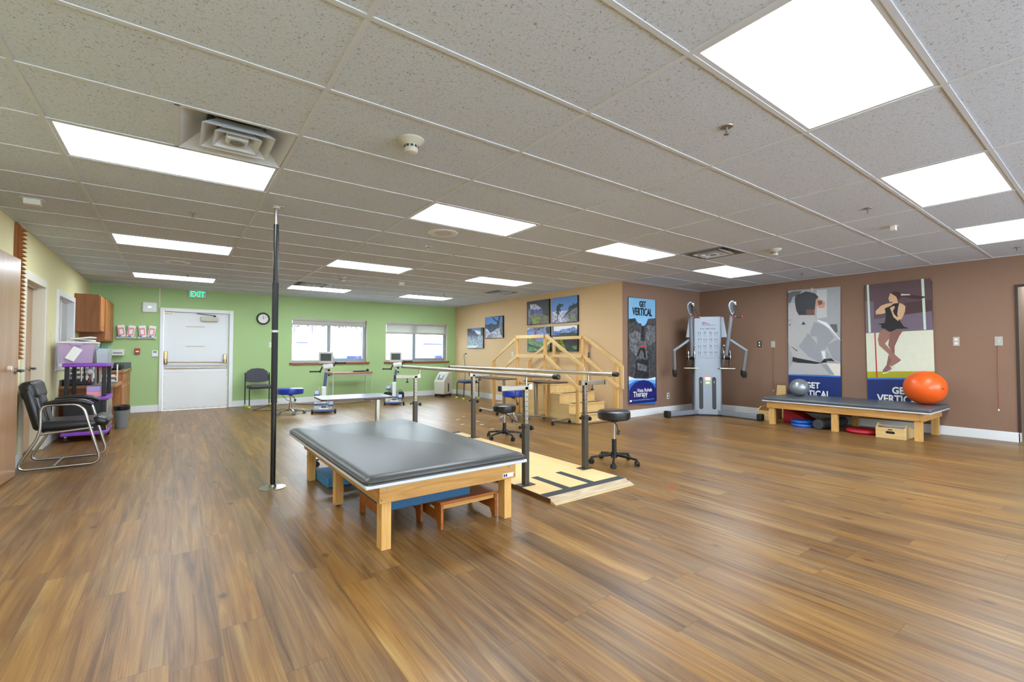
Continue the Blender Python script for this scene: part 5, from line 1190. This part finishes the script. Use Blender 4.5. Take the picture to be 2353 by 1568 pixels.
def post(x, y, side, zt=.90, knob=-1):
    MB().box(x-.075, x+.075, y-.05, y+.05, PH, PH+.006).build('base_plate', 'steel_brown', t, bevel=.002)
    p = MB().box(x-.025, x+.025, y-.025, y+.025, PH+.006, .56).build('post', 'steel_brown', t, bevel=.004)
    q = MB().box(x-.0195, x+.0195, y-.0195, y+.0195, .56, zt-.001).build('inner_post', 'steel_post', p, bevel=.003)
    m = MB()
    for k in range(7):
        z = .6+k*.042
        m.cyl((x, y-.0205, z), (x, y-.019, z), .0055, seg=10).cyl((x-.0205, y, z), (x-.019, y, z), .0055, seg=10)
    m.build('adjustment_holes', 'black_plastic', q)
    MB().box(x-.028, x+.028, y-.028, y+.028, .535, .575).build('collar', 'steel_brown', p, bevel=.003)
    k = MB().cyl((x+.028, y, .53), (x+.06, y, .53), .007).cyl((x+.06, y, .53), (x+.078, y, .53), .022).build('knob', 'black_plastic', p)
    MB().cyl((x-.028, y, .545), (x-.055, y, .545), .005).cyl((x-.055, y, .545), (x-.066, y, .545), .014).build('knob', 'black_plastic', p)
    # cross arm
    xa, xb = (x-.27*side, x+.055*side) if True else 0
    lo, hi = sorted((x+side*.27, x-side*.05))
    MB().box(lo, hi, y-.0195, y+.0195, zt-.03, zt+.012).build('cross_arm', 'steel_post', t, bevel=.003)
    e = x+side*.27
    MB().box(min(e, e+side*.012), max(e, e+side*.012), y-.021, y+.021, zt-.032, zt+.014).build('end_cap', 'black_plastic', t, bevel=.002)
    e = x+side*.11
    MB().cyl((e, y, zt-.03), (e, y, zt-.07), .005).cyl((e, y, zt-.07), (e, y, zt-.085), .016).build('clamp_knob', 'black_plastic', t)
bl0, bl1 = Vector((2.50, 2.73, 1.0)), Vector((2.573, 5.98, 1.0))
br0, br1 = Vector((3.405, 2.89, .99)), Vector((3.27, 5.9, .99))
def bx_at(p, q, y): f = (y-p.y)/(q.y-p.y); return p.lerp(q, f)
for (x, y, s_, P0, P1) in ((2.50, 3.15, -1, bl0, bl1), (2.50, 5.42, -1, bl0, bl1), (3.34, 3.25, 1, br0, br1), (3.30, 5.30, 1, br0, br1)):
    post(x, y, s_)
    b = bx_at(P0, P1, y)
    MB().box(x-.045*s_-.02, x-.045*s_+.02, y-.02, y+.02, .872, .92).cyl((b.x, y, .90), (b.x, y, b.z-.01), .011).build('bar_bracket', 'nickel', t)
for p, q in ((bl0, bl1), (br0, br1)):
    h = MB().cyl(p, q, .021, seg=24).build('handrail', 'steel_bar', t)
    d = (q-p).normalized()
    MB().cyl(p-d*.012, p+d*.05, .0225, seg=24).build('end_cap', 'black_plastic', h, bevel=.006)
    MB().cyl(q+d*.012, q-d*.02, .0225, seg=24).build('end_cap', 'black_plastic', h, bevel=.006)

# ================================================================== TRAINING STAIRS
t = thing('training_stairs', 'pale wooden training stairs with handrails along the beige wall', 'training stairs', (6.0, 6.8, 0))
SX0, SX1 = 5.55, 6.45
rise = [.145, .30, .462, .62]; yA = [5.55, 5.78, 6.02, 6.28]
yEnd = 7.24; yB = [7.24+.26, 7.24+.5, 7.24+.73]
P = [(5.55, 0), (5.55, rise[0]-.02), (5.78, rise[0]-.02), (5.78, rise[1]-.02), (6.02, rise[1]-.02), (6.02, rise[2]-.02), (6.28, rise[2]-.02), (6.28, rise[3]-.02), (7.24, rise[3]-.02), (7.24, rise[2]-.02), (7.50, rise[2]-.02), (7.50, rise[1]-.02), (7.74, rise[1]-.02), (7.74, rise[0]-.02), (7.97, rise[0]-.02), (7.97, 0)]
MB().prism(P, lambda u, v: (SX0, u, v), lambda u, v: (SX1, u, v)).build('stair_carcass', 'maple_y', t, smooth=False)
def tread(y0, y1, z, nose):
    o = MB().box(SX0-.006, SX1+.006, y0-(.022 if nose < 0 else 0), y1+(.022 if nose > 0 else 0), z-.02, z).build('tread', 'maple', t, bevel=.006)
    gy0, gy1 = (y0+.01, y0+.11) if nose < 0 else (y1-.11, y1-.01)
    MB().box(SX0+.12, SX1-.06, gy0, gy1, z, z+.0015).build('grip_strip', 'tape_black', o)
tread(5.55, 5.78, rise[0], -1); tread(5.78, 6.02, rise[1], -1); tread(6.02, 6.28, rise[2], -1)
tread(7.24, 7.50, rise[2], 1); tread(7.50, 7.74, rise[1], 1); tread(7.74, 7.97, rise[0], 1)
o = MB().box(SX0-.006, SX1+.006, 6.258, 7.262, rise[3]-.02, rise[3]).build('platform_top', 'maple', t, bevel=.006)
MB().box(SX0+.12, SX1-.06, 6.27, 6.37, rise[3], rise[3]+.0015).box(SX0+.12, SX1-.06, 7.15, 7.25, rise[3], rise[3]+.0015).build('grip_strip', 'tape_black', o)
m = MB().box(SX0-.002, SX0, 6.27, 6.275, 0, .6).box(SX0-.002, SX0, 7.2, 7.205, 0, .6); m.build('panel_joint', 'oak_apron', t)
for side, x, xo in ((0, SX0-.04, SX0-.06), (1, SX1+.04, SX1+.06)):
    for y, zt in ((5.52, 1.02), (6.36, 1.53), (7.20, 1.53), (8.02, 1.05)):
        MB().box(x-.02, x+.02, y-.035, y+.035, 0, zt).build('post', 'pine_leg', t, bevel=.004)
    xr = x - .035 if side == 0 else x + .035
    if side == 1: xr = x-.035
    w_, h_ = .02, .062
    rails = [((xr, 6.30, 1.515), (xr, 5.36, .955)), ((xr, 6.30, 1.125), (xr, 5.44, .57)),
             ((xr, 6.36, 1.5), (xr, 7.20, 1.5)), ((xr, 6.36, 1.13), (xr, 7.20, 1.13)),
             ((xr, 7.24, 1.46), (xr, 8.02, 1.03)), ((xr, 7.24, 1.10), (xr, 8.02, .66))]
    for a, b in rails: MB().bar(a, b, w_, h_).build('rail', 'maple_y', t, bevel=.004)
    MB().box(xr-.0095, xr+.0095, 5.33, 5.385, .55, .965).build('rail_end', 'maple', t, bevel=.004)
    MB().box(xr-.0095, xr+.0095, 8.05, 8.10, .58, 1.0).build('rail_end', 'maple', t, bevel=.004)

# ================================================================== CABLE MACHINE
t = thing('cable_machine', 'silver dual cable exercise machine standing in the brown corner', 'exercise machine', (0,0,0))
W2_ = .25
m = MB(); P = [(-W2_, 0), (-W2_+.02, -.02), (W2_-.02, -.02), (W2_, 0), (W2_, .24), (W2_-.04, .28), (-W2_+.04, .28), (-W2_, .24)]
m.prism(P, lambda u, v: (u, v, .02), lambda u, v: (u, v, 1.89)); col = m.build('column', 'machine_silver', t, bevel=.01)
MB().box(-W2_+.01, W2_-.01, -.01, .27, 0, .02).build('base_pad', 'black_rubber', t)
for s_ in (-1, 1):
    x = s_*.115-.005
    Q = [(x+.036*math.cos(a), (.16 if math.sin(a) < 0 else .70)+.036*math.sin(a)) for a in [PI*2*k/24 for k in range(24)]]
    wdw = MB(); wdw.prism(Q, lambda u, v: (u, -.0225, v), lambda u, v: (u, -.02, v)); wo = wdw.build('weight_window', 'black_plastic', t, smooth=False)
    mm = MB()
    for k in range(20): mm.box(x-.026, x+.026, -.025, -.0225, .15+k*.027, .15+k*.027+.017)
    mm.build('weight_plates', 'dark_gray', wo)
    MB().box(x-.004, x+.004, -.027, -.025, .62, .66).build('selector_pin', 'light_gray', wo)
MB().box(-.05, .045, -.0225, -.02, .675, .745).build('warning_label', 'paper', t)
MB().box(-.05, .045, -.0235, -.0225, .735, .75).build('label_stripe', 'orange', t)
MB().box(-.047, .042, -.0225, -.02, .60, .665).build('yellow_label', 'tennis', t)
MB().box(-.03, .03, -.0235, -.0225, .61, .64).build('label_text', 'paper', t)
XX, ZZ = (1,0,0), (0,0,1)
MB().tube([(-.10, -.026, 1.78), (-.075, -.026, 1.76), (-.06, -.026, 1.74), (-.06, -.026, 1.80), (-.03, -.026, 1.745), (-.02, -.026, 1.78), (.005, -.026, 1.75), (.05, -.026, 1.752)], .004, seg=6).build('red_logo', 'red', t)
MB().box(-.1, .14, -.0215, -.02, 1.722, 1.728).build('logo_rule', 'dark_gray', t)
text('lettering', 'DUAL CABLE CROSS', .03, 'dark_gray', t, (-.13, -.0212, 1.648), XX, ZZ, bold=.0006, width=.27)
rnd = random.Random(11); m = MB()
for r in range(4):
    for c in range(4):
        cx1_, cz1_ = -.155+c*.098, 1.56-r*.125
        for k in range(2):
            px_, pz_ = cx1_+k*.032+rnd.uniform(-.006, .006), cz1_+rnd.uniform(-.005, .01)
            m.box(px_-.005, px_+.005, -.0212, -.02, pz_-.005, pz_+.022).box(px_-.004, px_+.004, -.0214, -.02, pz_+.026, pz_+.036)
            a = rnd.uniform(.3, 2.6); m.bar((px_, -.0207, pz_+.015), (px_+.022*math.cos(a), -.0207, pz_+.015+.022*math.sin(a)), .0014, .004, up=(0,1,0)); b_ = rnd.uniform(-2.3, -.8)
            m.bar((px_, -.0207, pz_-.004), (px_+.03*math.cos(b_), -.0207, pz_-.004+.03*math.sin(b_)), .0014, .005, up=(0,1,0))
        m.box(cx1_-.012, cx1_+.04, -.0212, -.02, cz1_-.042, cz1_-.038)
m.box(-.15, .21, -.0212, -.02, 1.105, 1.108).box(-.04, .08, -.0212, -.02, 1.088, 1.091)
m.build('exercise_diagrams', 'dark_gray', t)
for s_ in (-1, 1):
    m = MB(); m.prism([(s_*W2_, 1.49), (s_*.37, 1.50), (s_*.31, 1.885), (s_*W2_, 1.885)], lambda u, v: (u, .10, v), lambda u, v: (u, .12, v)); m.build('side_wing', 'machine_silver', t, bevel=.004)
    MB().box(min(s_*.18, s_*.44), max(s_*.18, s_*.44), -.22, -.02, .90, .915).build('pivot_shelf', 'nickel', t, bevel=.003)
    # toothed arc plates
    for xo in (.255, .36):
        Q = [(-.10+0*k, 0) for k in range(0)]
        Q = [(-.22+.22*math.cos(a)*.55+.0, 1.12+.20*math.sin(a)) for a in [-PI/2+PI*k/16 for k in range(17)]] + [(-.20, 1.30), (-.20, .93)]
        Q = [(.08-.0+(.17*math.cos(a)), 1.115+.195*math.sin(a)) for a in [PI/2+PI*k/16 for k in range(17)]]
        m = MB(); m.prism(Q, lambda u, v, xo=xo: (s_*xo-.004, u-.13, v), lambda u, v, xo=xo: (s_*xo+.004, u-.13, v)); m.build('arc_plate', 'chrome', t)
    MB().cyl((s_*.235, -.13, 1.12), (s_*.385, -.13, 1.12), .05).build('pivot_hub', 'black_plastic', t)
    a0, a1 = Vector((s_*.30, -.16, 1.15)), Vector((s_*.345, -.42, 1.87))
    MB().cyl(a0, a1, .03, seg=20).build('arm_tube', 'machine_silver', t)
    MB().cyl((s_*.31, -.2, 1.33), (s_*.25, -.23, 1.33), .014).ball((s_*.25, -.23, 1.33), .02, seg=12).build('adjust_pin', 'chrome', t)
    hc = Vector((s_*.35, -.45, 2.0))
    Q = [(.062*math.cos(a), .10*math.sin(a)+.04) if math.sin(a) > 0 else (.062*math.cos(a)*(1+.45*math.sin(a)), .16*math.sin(a)+.04) for a in [2*PI*k/28 for k in range(28)]]
    m = MB(); m.prism(Q, lambda u, v: (hc.x+u, hc.y-.02, hc.z+v), lambda u, v: (hc.x+u, hc.y+.02, hc.z+v)); m.build('pulley_housing', 'machine_silver', t, bevel=.005)
    Q2 = [(u*.72, v*.8+.005) for u, v in Q]
    m = MB(); m.prism(Q2, lambda u, v: (hc.x+u, hc.y-.0225, hc.z+v), lambda u, v: (hc.x+u, hc.y-.02, hc.z+v)); m.build('housing_cover', 'dark_gray', t)
    MB().cyl((hc.x+.015, hc.y-.05, hc.z+.09), (hc.x+.05, hc.y-.05, hc.z+.09), .03).ball((hc.x+.045, hc.y-.07, hc.z+.06), .018, seg=12).build('pulley', 'chrome', t)
    MB().tube([(hc.x+.03, hc.y-.06, hc.z+.07), (hc.x+.03, hc.y-.07, hc.z-.09)], .012, seg=8).build('pulley_arm', 'black_plastic', t)
    gx_, gz_ = hc.x+.085, hc.z-.16
    MB().tube([(hc.x+.04, hc.y-.07, hc.z+.05), (gx_-.05, hc.y-.08, gz_+.01)], .005, seg=6).tube([(hc.x+.04, hc.y-.07, hc.z+.05), (gx_+.05, hc.y-.08, gz_+.01)], .005, seg=6).build('handle_strap', 'black_rubber', t)
    hh = MB().cyl((gx_-.05, hc.y-.08, gz_), (gx_+.05, hc.y-.08, gz_), .012).build('grip', 'black_plastic', t)
    MB().cyl((gx_-.062, hc.y-.08, gz_), (gx_-.048, hc.y-.08, gz_), .022).cyl((gx_+.048, hc.y-.08, gz_), (gx_+.062, hc.y-.08, gz_), .022).build('grip_collar', 'red', hh)
    e = Vector((s_*.62, -.25, 1.24)); j = Vector((s_*.35, -.22, 1.44)); lo = Vector((s_*.60, -.12, .87))
    MB().cyl(j, e, .027).ball(e, .027, seg=16).cyl(e, lo, .027).build('dip_arm', 'machine_silver', t)
    MB().obox((s_*.60, -.12, .81), (.075, .17, .10), rx=.35).build('dip_pad', 'black_rubber', t, bevel=.012)
    fe = Vector((s_*.76, -.50, .065)); fb = Vector((s_*.2, .0+.02, .065))
    MB().bar(fb, fe, .10, .085).build('foot_rail', 'machine_silver', t, bevel=.012)
    dd = (fe-fb).normalized()
    MB().bar(fe-dd*.03, fe+dd*.06, .115, .12).build('foot_cap', 'black_rubber', t, bevel=.02, segs=3)
t.location = (8.245, 4.796, 0); t.rotation_euler = (0, 0, math.radians(-50.9))

# ================================================================== MOTOR TRAINERS (floor bikes with screens)
def trainer(label, loc, rz):
    t = thing('movement_trainer', label, 'exercise machine', (0,0,0), 'white and blue movement trainers with screens')
    # local: faces -y ; front wheels at -y
    MB().obox((-.02, .10, .09), (.36, .34, .13)).build('rear_housing', 'offwhite', t, bevel=.05, segs=4)
    MB().obox((-.06, .02, .17), (.26, .26, .025)).build('foot_shelf', 'slate_blue', t, bevel=.01)
    m = MB().bar((0, -.04, .10), (0, -.24, .06), .09, .07); m.build('base_beam', 'slate_blue', t, bevel=.015)
    MB().bar((-.20, -.26, .055), (.20, -.26, .055), .07, .045).build('front_beam', 'slate_blue', t, bevel=.015)
    for x in (-.21, .21): MB().cyl((x-.018, -.27, .042), (x+.018, -.27, .042), .042).build('wheel', 'black_rubber', t)
    MB().bar((-.09, -.2, .085), (.09, -.2, .085), .10, .03).build('white_cover', 'offwhite', t, bevel=.01)
    m = MB(); m.prism([(-.07, .10), (.07, .10), (.06, .40), (.02, .52), (-.045, .50), (-.075, .30)], lambda u, v: (-.045, u, v), lambda u, v: (.045, u, v)); m.build('crank_cover', 'white_paint', t, bevel=.02, segs=3)
    MB().cyl((-.052, 0, .27), (.052, 0, .27), .055).build('crank_ring', 'slate_blue', t)
    for s_ in (-1, 1):
        MB().bar((s_*.06, 0, .27), (s_*.07, -.05*s_, .27-.10*s_), .02, .03).build('crank', 'nickel', t)
        MB().obox((s_*.13, -.06*s_, .27-.10*s_), (.10, .22, .04), rx=.25).build('pedal', 'slate_blue', t, bevel=.012)
        MB().bar((s_*.09, .04, .27-.10*s_), (s_*.09, .05, .40-.10*s_), .02, .05).build('calf_shell', 'light_gray', t, bevel=.008)
    MB().bar((0, .03, .42), (.04, .0, .80), .06, .05).build('mast', 'slate_blue', t, bevel=.01)
    MB().bar((.035, .005, .72), (.055, -.01, .90), .05, .045).build('mast_top', 'acoustic' if False else 'beige_plastic', t, bevel=.008)
    MB().ball((.09, -.02, .74), .022, seg=12).ball((.09, -.03, .84), .024, seg=12).build('knob', 'black_plastic', t)
    MB().obox((.07, -.03, .915), (.20, .14, .10), ry=-.08).build('arm_crank_housing', 'white_paint', t, bevel=.03, segs=3)
    for s_, dz in ((-1, -.10), (1, .07)):
        x0 = .07+s_*.10; z0 = .915
        MB().bar((x0, -.03, z0), (x0+s_*.045, -.03, z0+dz), .02, .03).build('arm_crank', 'black_plastic', t)
        MB().cyl((x0+s_*.03, -.03, z0+dz), (x0+s_*.24, -.03, z0+dz), .014).cyl((x0+s_*.03, -.03, z0+dz), (x0+s_*.06, -.03, z0+dz), .024).cyl((x0+s_*.225, -.03, z0+dz), (x0+s_*.24, -.03, z0+dz), .02).build('hand_grip', 'black_rubber', t)
    sc2 = MB().obox((.03, -.04, 1.09), (.27, .045, .235), rx=-.12).build('monitor', 'oldwhite', t, bevel=.012)
    MB().obox((.03, -.065, 1.10), (.20, .004, .145), rx=-.12).build('display', 'screen', sc2)
    MB().obox((-.05, -.0555, 1.0), (.05, .004, .014), rx=-.12).build('red_button', 'red', sc2)
    MB().obox((.11, -.0555, 1.0), (.05, .004, .014), rx=-.12).build('green_button', 'green_btn', sc2)
    MB().cyl((.05, -.02, .95), (.035, -.03, 1.0), .018).build('monitor_neck', 'dark_gray', t)
    t.location = loc; t.rotation_euler = (0, 0, rz); return t
trainer('white and blue movement trainer with screen in front of the left window', (2.44, 9.6, 0), -.25)
trainer('white and blue movement trainer with screen between the two windows', (4.15, 10.15, 0), -.38)

# ================================================================== TABLES ON WHEELS
def bedside(label, loc, rz, L, top, ztop, topmat, colmat='nickel', tx=.0, group='wheeled bedside tables', hw=.24):
    t = thing('bedside_table', label, 'table', (0,0,0), group)
    w_, l_ = top
    n = []
    r = .05; cyc = -L/2 + tx
    P = []
    for cx2, cy2, b in ((w_/2-r, l_/2-r, 0), (-w_/2+r, l_/2-r, PI/2), (-w_/2+r, -l_/2+r, PI), (w_/2-r, -l_/2+r, 1.5*PI)):
        for k in range(6): a = b+PI/2*k/5; P.append((cx2+r*math.cos(a), cyc+cy2+r*math.sin(a)))
    MB().prism(P, lambda u, v: (u, v, ztop-.022), lambda u, v: (u, v, ztop)).build('tabletop', topmat, t, bevel=.003)
    MB().prism([(u*1.004, cyc+(v-cyc)*1.003) for u, v in P], lambda u, v: (u, v, ztop-.02), lambda u, v: (u, v, ztop-.003)).build('edge_band', 'laminate_dark', t)
    MB().box(-.03, .03, -.02, .02, .08, ztop-.05).build('column', colmat, t, bevel=.004)
    MB().box(-.05, .05, -.16, .03, ztop-.05, ztop-.0225).build('top_bracket', 'dark_gray', t, bevel=.004)
    MB().bar((-hw, 0, .075), (hw, 0, .075), .04, .025).build('rear_foot', colmat, t, bevel=.004)
    MB().bar((0, -.02, .075), (0, -L+.02, .075), .04, .025).build('spine', colmat, t, bevel=.004)
    MB().bar((-hw, -L, .075), (hw, -L, .075), .04, .025).build('front_foot', colmat, t, bevel=.004)
    for x in (-hw+.01, hw-.01):
        for y in (0, -L):
            c = MB().cyl((x, y, .063), (x, y, .04), .008).build('caster_stem', 'black_plastic', t)
            MB().cyl((x-.014, y, .027), (x+.014, y, .027), .027).build('wheel', 'black_rubber', c)
    t.location = loc; t.rotation_euler = (0, 0, rz); return t
bedside('dark topped bedside table beside the wooden stairs, nearer the bars', (5.24, 6.30, 0), 0, .66, (.40, .78), .70, 'laminate_dark', tx=.08, hw=.20)
bedside('dark topped bedside table in front of the blue chair by the beige wall', (5.36, 7.45, 0), -1.62, .36, (.95, .38), .70, 'laminate_dark', hw=.33)
bedside('gray topped wheeled table just behind the large mat table', (1.93, 5.22, 0), -PI/2-.06, .70, (.50, .76), .70, 'laminate_gray', 'chrome', tx=.07, hw=.23)

# ---- narrow desk under the left window
t = thing('narrow_table', 'narrow wooden wall table with thin metal legs under the left window', 'table', (3.4, 11.1, 0))
MB().box(2.97, 3.93, 10.95, 11.45, .70, .725).build('tabletop', 'deskwood', t, bevel=.003)
MB().box(3.0, 3.9, 11.0, 11.4, .64, .70).build('apron', 'oldwhite', t, bevel=.002)
for x in (2.99, 3.91):
    for y in (10.98, 11.42): MB().cyl((x, y, 0), (x, y, .70), .012).build('leg', 'light_gray', t)
one(MB().obox((3.62, 11.1, .742), (.26, .09, .03), rz=.05), 'black_case', 'black_plastic', 'flat black case on the narrow table under the window', 'case', loc=(3.62, 11.1, .727), bevel=.01)
one(MB().ball((3.85, 11.12, .765), .038, seg=14).tube([(3.85, 11.1, .74), (3.78, 11.1, .745), (3.74, 11.08, .75)], .012, seg=8), 'black_headset', 'black_plastic', 'small black coiled gadget at the right end of the narrow table', 'gadget', loc=(3.82, 11.1, .727))
# ---- oxygen concentrator
t = thing('oxygen_concentrator', 'cream oxygen concentrator with slanted control panel near the green corner', 'medical machine', (0,0,0))
P = [(-.19, .06), (.16, .06), (.16, .36), (.10, .66), (.02, .66), (-.19, .42)]
m = MB(); m.prism([(-.20, .07), (.17, .07), (.17, .64), (.10, .665), (.0, .655), (-.20, .42)], lambda u, v: (-.17, u, v), lambda u, v: (.17, u, v)); m.build('case', 'beige_plastic', t, bevel=.02, segs=3)
MB().box(-.16, .16, -.18, .15, .035, .07).build('base', 'black_plastic', t, bevel=.006)
a = math.atan2(.235, .20)
MB().obox((0, -.105, .545), (.22, .19, .006), rx=a).build('control_panel', 'light_gray', t)
MB().obox((-.06, -.115, .545), (.025, .12, .010), rx=a).obox((.07, -.115, .54), (.02, .10, .010), rx=a).obox((0, -.165, .49), (.14, .02, .010), rx=a).build('controls', 'black_plastic', t)
MB().box(.171, .176, -.02, .02, .14, .36).build('side_slot', 'black_plastic', t)
for x in (-.14, .14):
    for y in (-.16, .13): MB().cyl((x-.012, y, .022), (x+.012, y, .022), .022).build('wheel', 'black_rubber', t)
t.location = (5.95, 11.1, 0); t.rotation_euler = (0, 0, -1.15)
# ---- black bag pair by the green wall
for x, lab in ((4.52, 'black sandal-like ankle weight, left of two by the green wall baseboard'), (4.78, 'black soft bag with handle by the green wall baseboard')):
    t = thing('soft_bag', lab.replace('black sandal-like ankle weight', 'black soft pouch'), 'bag', (x, 11.35, 0), 'black bags on the floor')
    MB().box(x-.12, x+.12, 11.27, 11.5, 0, .17).build('body', 'black_rubber', t, bevel=.05, segs=3)
    MB().tube([(x-.06, 11.3, .15), (x-.04, 11.29, .22), (x+.04, 11.29, .22), (x+.06, 11.3, .15)], .008, seg=8).build('handle', 'dark_gray', t)
# floor cables
one(MB().tube([(1.95, 11.6, .3), (2.1, 11.5, .1), (2.3, 11.3, .008), (2.6, 11.0, .006), (3.2, 10.8, .006), (3.9, 11.0, .006)], .006, seg=6), 'floor_cable', 'cord', 'dark cable trailing along the floor behind the blue stool', 'cable', loc=(2.3, 11.2, 0))
one(MB().tube([(2.42, 9.75, .01), (2.2, 9.9, .007), (1.9, 10.2, .007), (1.3, 10.6, .007), (1.6, 11.2, .007), (1.93, 11.6, .05)], .006, seg=6), 'floor_cable', 'cord', 'dark cable running from the left trainer toward the green wall', 'cable', loc=(2.2, 10, 0))
one(MB().tube([(5.3, 5.95, .007), (5.45, 5.5, .007), (5.6, 5.38, .007), (6.2, 5.35, .007), (6.62, 5.42, .007)], .006, seg=6), 'floor_cable', 'cord', 'dark cable on the floor along the foot of the wooden stairs', 'cable', loc=(5.8, 5.4, 0))
# floor tape marks
one(MB().obox((3.62, 2.455, .0008), (.06, .022, .0012), rz=-.3), 'tape_mark', 'red', 'small red tape mark on the floor right of the ramp', 'tape mark', loc=(3.62, 2.455, 0), smooth=False)
for x, y, l_ in ((4.10, 7.1, 'third farthest'), (4.15, 6.4, 'third nearest'), (4.28, 6.75, 'right middle one'), (4.05, 5.95, 'nearest'), (4.4, 7.4, 'farthest'), (3.9, 6.6, 'leftmost')):
    one(MB().obox((x, y, .0008), (.07, .02, .0012), rz=.15), 'tape_mark', 'paper', l_+' of the white tape marks on the floor behind the parallel bars', 'tape mark', loc=(x, y, 0), group='white floor tape marks', smooth=False)
